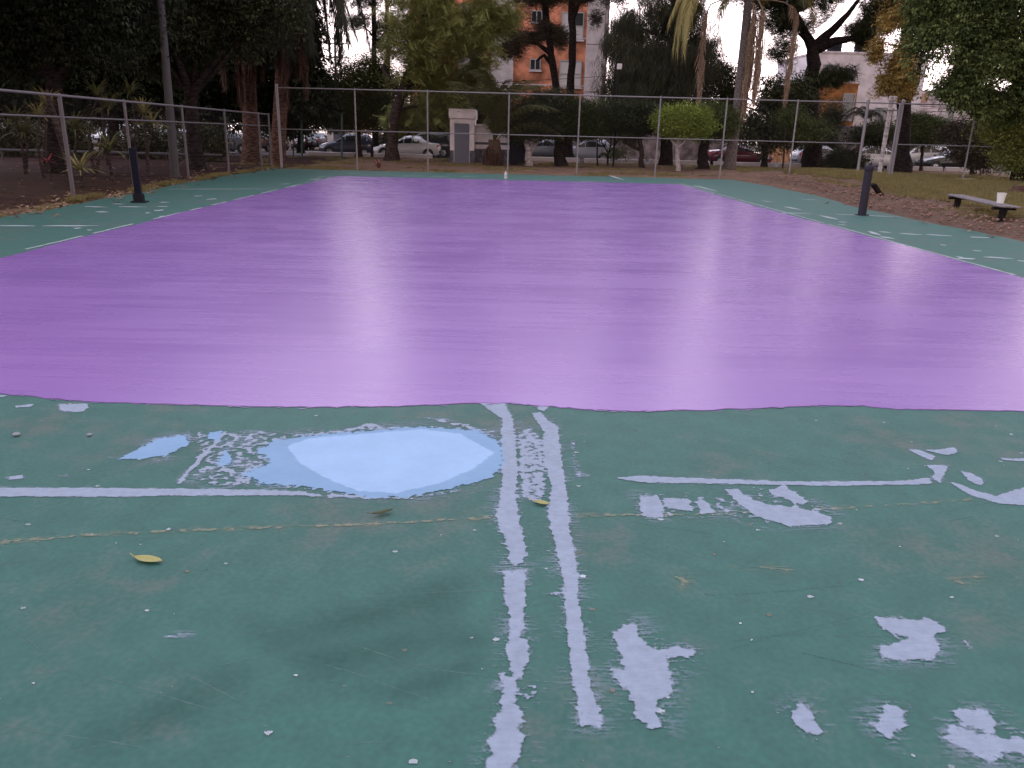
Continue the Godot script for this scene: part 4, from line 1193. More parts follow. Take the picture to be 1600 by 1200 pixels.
	tree("street_tree", "large feathery yellow green tree with a stout dark trunk", "tree", [Vector3(-6.259, -0.06, -45), Vector3(-6.186, 1.538, -45), Vector3(-5.726, 3.373, -45), Vector3(-4.828, 5.332, -45)], 0.36, 0.2, [[Vector3(-5.726, 3.373, -45), Vector3(-3.803, 4.395, -45), Vector3(-2.061, 6.293, -44.5)], [Vector3(-5.726, 3.373, -45), Vector3(-6.634, 4.685, -45.5), Vector3(-6.316, 6.353, -46)]], [[Vector3(-4.429, 5.767, -44.5), Vector3(2.0, 1.5, 1.6), 620], [Vector3(-2.371, 5.923, -44), Vector3(2.0, 1.6, 1.6), 620], [Vector3(-3.275, 7.716, -45), Vector3(3.4, 1.6, 2.0), 950], [Vector3(-4.499, 4.055, -45), Vector3(1.5, 1.2, 1.3), 320], [Vector3(-3.148, 2.96, -45.5), Vector3(1.5, 1.1, 1.3), 260], [Vector3(-0.885, 7.334, -44), Vector3(1.3, 1.1, 1.2), 260], [Vector3(-3.102, 10.579, -45), Vector3(3.6, 2.4, 2.4), 900], [Vector3(-2.452, 13.758, -45), Vector3(3.4, 2.4, 2.4), 800], [Vector3(-5.341, 2.077, -46), Vector3(1.5, 0.8, 1.0), 300], [Vector3(-1.553, 4.45, -45), Vector3(0.8, 0.9, 0.8), 160]], "feather", 1.35, [[0.15, 0.18, 0.06], [0.34, 0.34, 0.12]], 0.0, M.bark, "trees along the far grass")
	# feather palm with a stubby trunk
	var sk := [dead_frond_mesh(1.15, 0.3, M.dead_dark, 84, 150), dead_frond_mesh(1.0, 0.42, M.dead_red, 85, 150)]
	var fp := []
	for s in 3: fp.append(frond_mesh(4.0, 0.75, -0.75, 1.1, 0.2, M.frond, 90 + s, 70, 0.5))
	fr = []
	for k in 34:
		var turn := fmod(k * 37.3, 360.0)
		fr.append([fp[k % 3], turn, (-2 + (k * 23) % 52) + (34.0 if turn > 110.0 and turn < 260.0 else 0.0)])
	palm("feather_palm", "squat feather palm with arching fronds and a shaggy brown base", Vector3(-0.532, 0, -41.5), Vector3(-0.517, 1.126, -41.5), 0.3, 0.3, M.dead_dark, fr, [[sk[0], 0], [sk[1], 50], [sk[0], 100], [sk[1], 155], [sk[0], 200], [sk[1], 250], [sk[0], 310]])
	# pines in front of the flats
	var NP := [[0.035, 0.033, 0.024], [0.09, 0.075, 0.048]]
	tree("pine_tree", "slim pine with a leaning trunk crossing the orange wall", "tree", [Vector3(3.721, 0.067, -54), Vector3(3.344, 4.005, -54), Vector3(3.056, 5.943, -54), Vector3(2.597, 8.205, -54), Vector3(2.219, 10.769, -54), Vector3(2.063, 12.907, -54)], 0.26, 0.2, [[Vector3(2.951, 6.514, -54), Vector3(2.02, 7.137, -54), Vector3(0.578, 7.253, -54)], [Vector3(3.147, 5.752, -54), Vector3(2.456, 6.464, -54), Vector3(1.972, 6.108, -54)]], [[Vector3(0.849, 7.862, -54), Vector3(1.7, 0.7, 1.2), 170], [Vector3(2.202, 7.82, -54), Vector3(1.2, 0.5, 1.0), 60], [Vector3(1.928, 9.852, -54), Vector3(2.2, 0.6, 1.6), 190], [Vector3(0.385, 6.718, -54), Vector3(0.9, 0.5, 0.8), 80], [Vector3(2.221, 12.911, -54), Vector3(3.0, 1.8, 2.2), 600], [Vector3(3.57, 7.478, -54), Vector3(0.6, 0.5, 0.5), 60]], "needle", 1.4, NP, 0.05, M.bark_dark, "pines in front of the flats", false)
	tree("pine_tree", "straight pine with a dark trunk in front of the flat windows", "tree", [Vector3(4.242, 0.106, -53), Vector3(4.191, 3.009, -53), Vector3(4.22, 5.889, -53), Vector3(4.096, 8.484, -53), Vector3(4.095, 11, -53), Vector3(4.089, 12.748, -53)], 0.27, 0.2, [[Vector3(4.096, 8.484, -53), Vector3(4.491, 9.402, -53), Vector3(5.46, 9.894, -53)]], [[Vector3(5.057, 8.508, -53), Vector3(0.7, 0.5, 0.7), 40], [Vector3(5.466, 9.787, -53), Vector3(1.6, 0.6, 1.2), 220], [Vector3(4.144, 12.403, -53), Vector3(3.2, 2.0, 2.4), 600], [Vector3(3.076, 9.906, -53), Vector3(1.4, 0.5, 1.0), 160]], "needle", 1.4, NP, 0.05, M.bark_dark, "pines in front of the flats", false)
	# clipped round trees along the fence
	var C := "clipped round trees behind the far fence"
	tree("clipped_tree", "dark clipped tree on a pale forked trunk beside the metal cabinet", "tree", [Vector3(1.314, 0.002, -42.4), Vector3(1.288, 0.841, -42.4), Vector3(1.141, 1.286, -42.4)], 0.17, 0.13, [[Vector3(1.296, 0.584, -42.4), Vector3(1.683, 1.075, -42.4), Vector3(1.799, 1.62, -42.4)]], [[Vector3(1.711, 2.25, -42.4), Vector3(1.5, 1.0, 1.2), 1500], [Vector3(2.425, 2.994, -42.6), Vector3(1.2, 0.7, 1.0), 800], [Vector3(0.895, 1.694, -42.4), Vector3(0.8, 0.5, 0.8), 400]], "small", 1.15, GD, -0.6, M.limewash, C)
	tree("clipped_tree", "dark clipped tree with bright shoots on a thick dark trunk", "tree", [Vector3(3.043, 0.087, -43), Vector3(3.013, 0.775, -43), Vector3(2.955, 1.326, -43)], 0.34, 0.3, [], [[Vector3(3.355, 2.236, -43), Vector3(1.5, 0.9, 1.2), 1500], [Vector3(4.449, 2.006, -43), Vector3(1.0, 0.7, 0.9), 700], [Vector3(3.528, 2.864, -42.6), Vector3(0.9, 0.4, 0.7), 300]], "small", 1.15, [[0.025, 0.035, 0.018], [0.07, 0.085, 0.025]], -0.6, M.bark_dark, C)
	tree("clipped_tree", "wide flat clipped dark tree left of the bright clipped one", "tree", [Vector3(7.489, 0.108, -43.5), Vector3(7.397, 0.87, -43.5), Vector3(7.203, 1.621, -43.5)], 0.14, 0.12, [[Vector3(7.397, 0.87, -43.5), Vector3(6.435, 1.276, -43.5), Vector3(6.055, 1.822, -43.5)]], [[Vector3(6.353, 2.478, -43.5), Vector3(1.5, 0.75, 1.1), 1200], [Vector3(7.553, 2.442, -43.5), Vector3(1.0, 0.75, 1.0), 800]], "small", 1.15, [[0.024, 0.034, 0.018], [0.055, 0.066, 0.03]], -0.6, M.bark, C)
	tree("clipped_tree", "bright yellow green clipped tree on a white painted trunk", "tree", [Vector3(8.818, -0.001, -40.4), Vector3(8.681, 0.801, -40.4), Vector3(8.68, 1.169, -40.4)], 0.11, 0.1, [[Vector3(8.689, 1.077, -40.4), Vector3(9.011, 1.421, -40.4), Vector3(9.244, 1.67, -40.4)], [Vector3(8.689, 1.077, -40.4), Vector3(8.371, 1.406, -40.4), Vector3(8.19, 1.645, -40.4)]], [[Vector3(8.36, 2.253, -40.4), Vector3(0.75, 0.68, 0.8), 900], [Vector3(9.444, 2.249, -40.4), Vector3(0.75, 0.68, 0.8), 900], [Vector3(8.851, 2.322, -40.2), Vector3(0.85, 0.66, 0.85), 800]], "small", 1.05, GY, -0.12, M.limewash, C)
	tree("clipped_tree", "darker clipped tree touching the bright clipped one, on a stout trunk", "tree", [Vector3(10.439, 0.036, -42), Vector3(10.362, 0.807, -42), Vector3(10.426, 1.508, -42)], 0.3, 0.22, [], [[Vector3(10.674, 2.333, -42), Vector3(1.15, 0.85, 1.0), 1300], [Vector3(11.297, 2.097, -42), Vector3(0.6, 0.6, 0.7), 300]], "small", 1.1, G1, -0.6, M.bark_dark, C)
	# dark drooping tree right of the flats
	tree("casuarina_tree", "dense dark drooping tree right of the orange flats", "tree", [Vector3(9.865, 0.198, -49), Vector3(9.748, 2.488, -49), Vector3(9.808, 5.35, -49), Vector3(9.76, 8.44, -49)], 0.34, 0.22, [], [[Vector3(7.452, 3.876, -49), Vector3(1.8, 2.6, 1.6), 1000], [Vector3(9.489, 4.637, -49), Vector3(2.4, 2.6, 1.8), 1400], [Vector3(7.879, 5.826, -49), Vector3(2.0, 1.5, 1.6), 800], [Vector3(10.987, 6.121, -49.5), Vector3(1.8, 2.0, 1.6), 800], [Vector3(7.182, 7.7, -49), Vector3(1.2, 1.0, 1.0), 230], [Vector3(9.538, 8.435, -49), Vector3(2.2, 1.4, 1.6), 500], [Vector3(8.555, 11.376, -49), Vector3(3.0, 2.2, 2.2), 600], [Vector3(8.271, 14.834, -49), Vector3(2.6, 2.6, 2.0), 500], [Vector3(6.506, 6.658, -49), Vector3(0.8, 0.8, 0.7), 140]], "droop", 1.15, [[0.03, 0.032, 0.024], [0.07, 0.07, 0.042]], -0.28, M.bark_dark)
	tree("sapling", "thin leafy sapling against the pale pier behind the fence", "small tree", [Vector3(5.257, 0.21, -45), Vector3(5.158, 1.302, -45), Vector3(5.065, 2.31, -45)], 0.05, 0.03, [], [[Vector3(4.966, 2.807, -45), Vector3(0.55, 0.6, 0.5), 130], [Vector3(5.257, 2.047, -45), Vector3(0.4, 0.5, 0.4), 70]], "small", 1.2, G1, -0.3, M.bark)
	tree("bare_shrub", "leggy half bare shrub in front of the pink wall", "shrub", [Vector3(5.956, 0.267, -46), Vector3(5.94, 0.512, -46), Vector3(5.962, 0.758, -46)], 0.06, 0.05, [[Vector3(5.971, 0.618, -46), Vector3(6.339, 1.15, -46), Vector3(6.772, 1.749, -46)], [Vector3(5.971, 0.618, -46), Vector3(5.531, 1.235, -46), Vector3(5.354, 1.784, -46)], [Vector3(5.971, 0.618, -46), Vector3(6.077, 1.248, -46), Vector3(5.931, 1.833, -46)]], [[Vector3(6.377, 0.558, -46), Vector3(0.5, 0.25, 0.4), 50], [Vector3(6.777, 1.68, -46), Vector3(0.3, 0.3, 0.3), 20]], "small", 1.2, G1, -0.3, M.bark_dark, "", false)
	# queen palm with dry hanging leaves
	var fy := []
	for q in [[6.4, 0.75, -1.5, 0.75, 0.8], [5.6, 0.9, -1.45, 0.7, 0.8], [6.0, 1.0, -1.3, 0.8, 0.7]]: fy.append(frond_mesh(q[0], q[1], q[2], q[3], q[4], M.frond_yellow if q[0] > 5.8 else M.frond, 100 + int(q[0] * 10), 110, 1.0, 0.03))
	var de := [dead_frond_mesh(5.2, 2.05, M.dead, 110), dead_frond_mesh(5.3, 0.42, M.dead, 111), dead_frond_mesh(4.5, 2.55, M.dead, 112), dead_frond_mesh(4.6, 0.75, M.dead, 113)]
	palm("queen_palm", "tall queen palm with yellowing fronds and long dry leaves hanging", Vector3(11.826, 0, -42), Vector3(11.911, 8.162, -42), 0.26, 0.2, M.bark_palm,
		[[fy[0], 186, 0], [fy[0], 194, -4], [fy[0], 203, 3], [fy[0], 178, 2], [fy[2], 172, 4], [fy[1], 158, 8], [fy[2], 215, 16], [fy[1], 235, 20], [fy[1], 130, 20], [fy[2], 345, 22], [fy[0], 20, 25], [fy[1], 300, 26], [fy[2], 60, 25], [fy[0], 95, 30], [fy[1], 265, 34], [fy[2], 190, 36]],
		[[de[0], 178], [de[1], 350], [de[3], 325], [de[1], 20], [de[2], 5], [de[3], 345], [de[1], 300]])
	# bushes and trees behind the palm
	tree("street_tree", "dark bushy tree with pale gaps behind the queen palm", "tree", [Vector3(15.933, 0.34, -49), Vector3(15.801, 1.715, -49), Vector3(15.796, 2.997, -49)], 0.18, 0.12, [], [[Vector3(15.716, 2.082, -49), Vector3(1.7, 1.1, 1.3), 600], [Vector3(16.956, 4.152, -50), Vector3(1.8, 1.5, 1.4), 1000], [Vector3(13.04, 4.844, -51), Vector3(1.4, 1.5, 1.3), 700], [Vector3(17.218, 2.484, -49), Vector3(1.1, 1.3, 1.0), 500], [Vector3(13.974, 3.565, -51), Vector3(1.0, 1.2, 1.0), 400], [Vector3(14.839, 2.602, -48.5), Vector3(0.9, 1.0, 0.8), 220]], "broad", 1.0, GD, -0.15, M.bark_dark)
	tree("sapling", "slim pale trunked sapling in front of the dark garage door", "small tree", [Vector3(16.052, 0.222, -46), Vector3(15.973, 1.379, -46), Vector3(15.909, 2.415, -46)], 0.05, 0.04, [], [[Vector3(17.192, 2.101, -46), Vector3(1.1, 0.6, 0.8), 300], [Vector3(16.299, 2.767, -46), Vector3(0.9, 0.6, 0.7), 180]], "small", 1.2, G1, -0.3, M.bark)
	var tb := tree("spreading_tree", "big spreading tree with a dark trunk and long bare limbs", "tree", [Vector3(20.147, 0.109, -52), Vector3(19.777, 2.389, -52), Vector3(19.272, 5.056, -52), Vector3(19.046, 7.204, -52)], 0.62, 0.36, [[Vector3(19.061, 7.095, -52), Vector3(20.111, 8.105, -52), Vector3(20.956, 9.063, -52), Vector3(21.745, 10.291, -52)], [Vector3(19.157, 6.987, -52), Vector3(20.201, 7.472, -51.5), Vector3(21.154, 7.585, -51), Vector3(22.147, 7.036, -51)], [Vector3(19.061, 7.095, -52), Vector3(18.167, 8.346, -52), Vector3(17.303, 9.754, -52)], [Vector3(19.061, 7.095, -52), Vector3(18.675, 7.561, -52), Vector3(18.068, 7.909, -52)]], [[Vector3(17.398, 9.045, -52), Vector3(2.2, 1.2, 1.8), 700], [Vector3(16.082, 10.077, -52), Vector3(2.4, 1.3, 1.8), 600], [Vector3(17.29, 6.867, -52), Vector3(1.1, 0.8, 1.0), 160], [Vector3(22.384, 8.812, -52), Vector3(1.5, 1.3, 1.4), 330], [Vector3(21.682, 7.955, -51), Vector3(0.9, 0.7, 0.8), 200], [Vector3(23.643, 9.559, -52), Vector3(1.6, 1.4, 1.4), 300], [Vector3(19.484, 12.251, -52), Vector3(5.5, 2.2, 3.4), 1500], [Vector3(20.008, 16.276, -52), Vector3(6.0, 3.2, 3.6), 1300], [Vector3(20.5, 5.468, -51), Vector3(0.9, 0.45, 0.7), 130], [Vector3(19.763, 5.082, -51), Vector3(0.8, 0.4, 0.7), 120], [Vector3(18.83, 10.076, -52), Vector3(2.0, 0.7, 1.5), 300]], "feather", 1.3, GD, -0.05, M.bark_dark, "", false)
	tree("yellowing_tree", "tree with yellow orange leaves on a thick dark trunk", "tree", [Vector3(21.663, 0.105, -43.5), Vector3(21.423, 2.026, -43.5), Vector3(21.168, 3.637, -43.5), Vector3(21.155, 5.217, -43.5), Vector3(20.491, 7.953, -43.5)], 0.42, 0.26, [[Vector3(21.197, 3.478, -43.5), Vector3(21.675, 4.602, -43.5), Vector3(21.656, 6.16, -43.5)]], [[Vector3(20.191, 5.464, -43), Vector3(0.9, 1.3, 0.9), 600], [Vector3(19.633, 6.365, -43), Vector3(0.7, 1.0, 0.8), 330], [Vector3(20.621, 4.379, -42.8), Vector3(0.7, 0.6, 0.7), 260], [Vector3(20.314, 7.648, -43.5), Vector3(1.1, 1.1, 1.0), 380], [Vector3(19.958, 10.002, -43.5), Vector3(2.0, 1.6, 1.6), 400], [Vector3(19.564, 4.831, -43), Vector3(0.35, 0.8, 0.4), 110]], "broad", 0.8, GO, 0.0, M.bark_dark)
	tree("broadleaf_tree", "large green tree overhanging the upper right corner", "tree", [Vector3(20.278, 0.436, -31), Vector3(19.825, 2.202, -31), Vector3(19.268, 3.79, -31)], 0.34, 0.26, [], [[Vector3(16.04, 5.203, -30.5), Vector3(1.35, 1.2, 1.2), 1000], [Vector3(17.151, 4.111, -30), Vector3(1.5, 1.1, 1.3), 1100], [Vector3(17.438, 6.018, -30), Vector3(2.0, 1.6, 1.5), 1500], [Vector3(15.581, 6.534, -31), Vector3(1.2, 1.0, 1.1), 650], [Vector3(18.685, 4.578, -30), Vector3(1.5, 1.5, 1.4), 1100], [Vector3(17.506, 2.985, -30), Vector3(0.9, 0.5, 0.8), 330], [Vector3(19.503, 3.077, -30), Vector3(1.2, 0.8, 1.1), 500], [Vector3(16.787, 8.324, -30.5), Vector3(3.2, 2.0, 2.2), 1300], [Vector3(15.588, 11.155, -31), Vector3(3.6, 2.6, 2.6), 1200], [Vector3(16.468, 3.679, -30.3), Vector3(0.7, 0.5, 0.6), 230], [Vector3(21.379, 6.04, -31), Vector3(2.4, 2.2, 2.0), 900]], "broad", 0.82, [[0.035, 0.06, 0.024], [0.15, 0.18, 0.058]], -0.06, M.bark_dark)
	tree("round_shrub", "rounded green shrub tree in front of the grey wall", "small tree", [Vector3(26.145, 0.165, -50), Vector3(26.028, 1.007, -50), Vector3(25.861, 1.688, -50)], 0.1, 0.08, [], [[Vector3(25.543, 2.321, -50), Vector3(1.4, 0.85, 1.1), 1000], [Vector3(26.557, 2.233, -50), Vector3(1.2, 0.75, 1.0), 800], [Vector3(25.558, 2.883, -50), Vector3(0.6, 0.35, 0.5), 200]], "small", 1.2, G1, -0.5, M.bark)
	tree("round_shrub", "dull brownish shrub between the dark sedan and the red planting", "small tree", [Vector3(23.519, 0.359, -40), Vector3(23.385, 1.003, -40), Vector3(23.226, 1.458, -40)], 0.1, 0.07, [], [[Vector3(23.195, 1.609, -40), Vector3(1.0, 1.0, 0.9), 500], [Vector3(23.655, 2.076, -42), Vector3(1.0, 0.6, 0.8), 350], [Vector3(23.301, 0.877, -39), Vector3(0.8, 0.6, 0.7), 260], [Vector3(24.153, 1.632, -40), Vector3(0.7, 0.8, 0.7), 240]], "small", 1.3, [[0.04, 0.034, 0.024], [0.075, 0.06, 0.036]], -0.3, M.bark)
	tree("round_shrub", "loose yellow green shrub below the overhanging tree at the right edge", "small tree", [Vector3(20.148, 0.119, -31), Vector3(19.957, 0.741, -31), Vector3(19.739, 1.261, -31)], 0.08, 0.06, [], [[Vector3(19.358, 2.074, -31), Vector3(0.9, 0.6, 0.8), 420], [Vector3(20.007, 1.621, -31), Vector3(0.9, 0.9, 0.8), 420], [Vector3(19.919, 0.908, -31), Vector3(0.5, 0.5, 0.5), 150], [Vector3(20.971, 1.762, -31), Vector3(1.0, 1.0, 0.9), 300]], "small", 1.15, GL, -0.25, M.bark)
	tree("low_hedge", "low dark hedge beside the silver hatchback", "hedge", [Vector3(21.194, 0.03, -49.5), Vector3(21.152, 0.296, -49.5)], 0.05, 0.04, [], [[Vector3(20.454, 0.432, -49.5), Vector3(0.7, 0.45, 0.5), 350], [Vector3(21.446, 0.455, -49.5), Vector3(0.8, 0.5, 0.5), 380], [Vector3(20.934, 0.671, -49.5), Vector3(0.6, 0.35, 0.4), 200]], "small", 1.1, GD, -0.6, M.bark_dark)
	tree("young_tree", "half hidden leafy young tree beside the small arching palm", "small tree", [Vector3(22.942, 0.147, -48.5), Vector3(22.771, 1.147, -48.5), Vector3(22.6, 1.695, -48.5)], 0.1, 0.07, [], [[Vector3(22.396, 1.983, -48.5), Vector3(1.0, 0.8, 0.8), 500], [Vector3(21.594, 1.853, -49), Vector3(0.8, 0.5, 0.7), 260]], "small", 1.2, GD, -0.4, M.bark_dark)
	tree("shade_tree", "dim low tree hiding the ochre wall beside the lit lamp", "small tree", [Vector3(22.954, 0.035, -56), Vector3(22.806, 1.018, -56), Vector3(22.678, 1.863, -56)], 0.12, 0.08, [], [[Vector3(21.567, 1.837, -56), Vector3(1.6, 1.0, 1.1), 600], [Vector3(22.89, 3.146, -57), Vector3(1.0, 1.2, 0.9), 330], [Vector3(22.359, 1.007, -56), Vector3(1.3, 0.6, 0.8), 260]], "small", 1.3, GD, -0.35, M.bark_dark)
	var fs := []
	for s in 2: fs.append(frond_mesh(2.2, 0.8, -1.5, 0.9, 0.4, M.frond_dark, 120 + s, 44, 0.34))
	fr = []
	for k in 9: fr.append([fs[k % 2], k * 40.0 + 12, 10 + (k * 13) % 30])
	palm("small_palm", "small palm with arching fronds in front of the white house", Vector3(24.859, 0, -55), Vector3(24.376, 2.937, -55), 0.13, 0.1, M.bark_palm, fr, [])
	# tall trees beside the view, mirrored in the wet paint on the right
	tree("broadleaf_tree", "tall full green tree beyond the right edge behind the bench", "tree", [Vector3(24, 0, -24), Vector3(24, 4, -24), Vector3(23.6, 8, -24)], 0.4, 0.28, [], [[Vector3(22.5, 8.5, -23), Vector3(3.6, 3.0, 3.4), 1500], [Vector3(25.5, 11.5, -25), Vector3(4.2, 3.2, 4.0), 1500], [Vector3(21.5, 12.5, -27), Vector3(3.4, 2.6, 3.2), 1000], [Vector3(27, 6.5, -22), Vector3(3.4, 2.8, 3.4), 1000]], "broad", 1.7, G1, -0.3, M.bark_dark)
	tree("broadleaf_tree", "tall full green tree beyond the right edge level with the net posts", "tree", [Vector3(20.5, 0, -13.5), Vector3(20.5, 4, -13.5), Vector3(20.2, 7, -13.5)], 0.4, 0.28, [], [[Vector3(20, 8, -13), Vector3(3.4, 3.0, 3.6), 1500], [Vector3(21.5, 11, -14.5), Vector3(3.6, 2.8, 3.6), 1300], [Vector3(23, 6.5, -11), Vector3(3.0, 2.6, 3.0), 900]], "broad", 1.7, G1, -0.3, M.bark_dark)
	# background greenery that closes the view between the trunks
	tree("street_tree", "dim tree behind the guard booth", "tree", [Vector3(-4.477, -0.103, -58), Vector3(-4.47, 1.864, -58), Vector3(-4.461, 4, -58)], 0.25, 0.18, [], [[Vector3(-4.923, 2.069, -58), Vector3(2.6, 1.5, 1.5), 700], [Vector3(-6.753, 1.159, -58), Vector3(2.6, 1.0, 1.3), 500], [Vector3(-3.113, 4.032, -58), Vector3(2.4, 1.8, 1.5), 700], [Vector3(-1.291, 2.371, -58), Vector3(2.4, 1.6, 1.5), 700]], "broad", 1.3, GD, -0.3, M.bark_dark)
	tree("street_tree", "dim tree over the far parked cars left of the bushy tree", "tree", [Vector3(-15.055, -0.083, -60), Vector3(-14.967, 1.407, -60), Vector3(-14.875, 2.963, -60)], 0.25, 0.18, [], [[Vector3(-14.397, 3.194, -60), Vector3(3.0, 1.6, 1.5), 800], [Vector3(-12.504, 2.626, -62), Vector3(2.4, 1.0, 1.3), 500], [Vector3(-16.33, 2.044, -60), Vector3(2.2, 1.2, 1.3), 500]], "broad", 1.3, GD, -0.3, M.bark_dark)

# ---------------------------------------------------------------- garden plants on the left
func rosette(n: int, l: float, w: float, m: Material, sd: int, stiff: float) -> ArrayMesh:
	var r := RandomNumberGenerator.new()
	r.seed = sd
	var b := MB.new()
	for i in n:
		var a := r.randf() * TAU
		var e := r.randf_range(0.15, 1.25)
		var d := Vector3(cos(a) * cos(e), sin(e), sin(a) * cos(e))
		var s := d.cross(Vector3.UP).normalized() * w
		var ll := l * r.randf_range(0.7, 1.1)
		var p := Vector3.ZERO
		var k := 4
		for j in k:
			var q := p + d * ll / k
			var w0 := 1.0 - absf(j / float(k) - 0.35) * 0.9
			var w1 := 1.0 - absf((j + 1) / float(k) - 0.35) * 1.4 if j < k - 1 else 0.05
			b.quad(p - s * w0, p + s * w0, q + s * w1, q - s * w1)
			p = q
			d = (d + Vector3(0, -stiff, 0)).normalized()
	return b.mesh(m)

func garden():
	var heads := [rosette(48, 0.78, 0.03, M.strap, 1, 0.30), rosette(44, 0.7, 0.028, M.strap_pale, 2, 0.26), rosette(54, 0.85, 0.032, M.strap, 3, 0.36)]
	var g := "strap leaved garden plants behind the left fence"
	# [base px column, depth, heads px, label]
	for e in [
		[Vector3(-12.553, 0, -22), [Vector3(-12.163, 1.923, -22), Vector3(-12.436, 1.594, -22)], 1, "rosette plant with yellowish blades left of the leaning fence post"],
		[Vector3(-12.424, 0, -23), [Vector3(-12.054, 1.283, -23)], 0, "rosette plant low beside the leaning fence post"],
		[Vector3(-12.16, 0, -24), [Vector3(-11.808, 2.263, -24), Vector3(-11.528, 1.886, -24)], 0, "tall rosette plant over the white van, left stem"],
		[Vector3(-10.438, 0, -21.5), [Vector3(-10.469, 0.781, -21.5)], 2, "low rosette plant below the white van"],
		[Vector3(-12.028, 0, -26), [Vector3(-11.768, 2.394, -26)], 0, "slender rosette plant rising highest behind the left net post"],
		[Vector3(-10.822, 0, -24.5), [Vector3(-10.739, 1.812, -24.5), Vector3(-10.531, 1.491, -24.5)], 1, "rosette plant between the net post and the light pole"],
		[Vector3(-14.725, 0, -30), [Vector3(-14.246, 3.554, -30)], 1, "single stemmed rosette plant standing far back under the trees"],
		[Vector3(-10.258, 0, -19.5), [Vector3(-10.249, 0.38, -19.5)], 1, "small ground rosette in front of the leaning fence post"],
		[Vector3(-14.241, 0, -24), [Vector3(-14.012, 1.152, -24), Vector3(-14.268, 1.502, -24)], 0, "dark two headed rosette plant at the left edge"],
		[Vector3(-11.604, 0, -30), [Vector3(-11.524, 0.316, -30)], 0, "small rosette plant right of the light pole base"],
	]:
		var base: Vector3 = e[0]
		base.y = th(base.x, base.z) - 0.02
		var o := thing("rosette_plant", e[3], "plant", base, 0.0, g)
		for h in e[1]:
			var top: Vector3 = h - base
			var b := MB.new()
			b.tube(bend(Vector3.ZERO, top, 0.0, 4), [0.05, 0.042, 0.036, 0.03, 0.026], 7)
			part("stem", b.mesh(M.bark), o)
			var hm := part("leaf_head", heads[e[2]], o, top)
			hm.rotation.y = rng.randf() * TAU
	# leaning log behind the fence post
	var lg := thing("leaning_trunk", "bare brown trunk leaning behind the left fence", "tree trunk", Vector3(-10.903, 0, -20.5))
	var lb := MB.new()
	lb.tube([Vector3(0, -0.1, 0), Vector3(-0.12, 0.7, 0), Vector3(-0.3, 1.5, 0), Vector3(-0.42, 2.25, 0)], [0.13, 0.105, 0.085, 0.05], 10, 0.08)
	part("stem", lb.mesh(M.bark), lg)
	# red flowered low plant
	var rp := thing("bromeliad", "low red leaved plant left of the leaning bare trunk", "plant", Vector3(-11.827, 0, -21))
	part("leaf_head", rosette(22, 0.3, 0.03, mat([0.2, 0.025, 0.03], 0.7), 9, 0.25), rp, Vector3(0, 0.5, 0))
	part("stem", tube_mesh(Vector3(0, -0.05, 0), Vector3(0, 0.52, 0), 0.03, M.bark), rp)
	rp = thing("dry_clump", "dry reddish clump of leaves beyond the far fence near the white sedan", "plant", Vector3(-5.184, 0, -33.4))
	part("leaf_head", rosette(26, 0.5, 0.035, mat([0.22, 0.09, 0.07], 0.9), 12, 0.3), rp, Vector3(0, 0.05, 0))
	# low garden rail behind the plants
	var gr := thing("garden_rail", "low dark rail along the garden path behind the plants", "rail", Vector3(-19.49, 0, -33))
	part("bar", tube_mesh(Vector3(-10, 0.42, 0), Vector3(8, 0.42, 0), 0.05, M.pole), gr)
	for k in 7: part("stake", tube_mesh(Vector3(-9 + k * 2.7, -0.1, 0), Vector3(-9 + k * 2.7, 0.45, 0), 0.04, M.pole), gr)

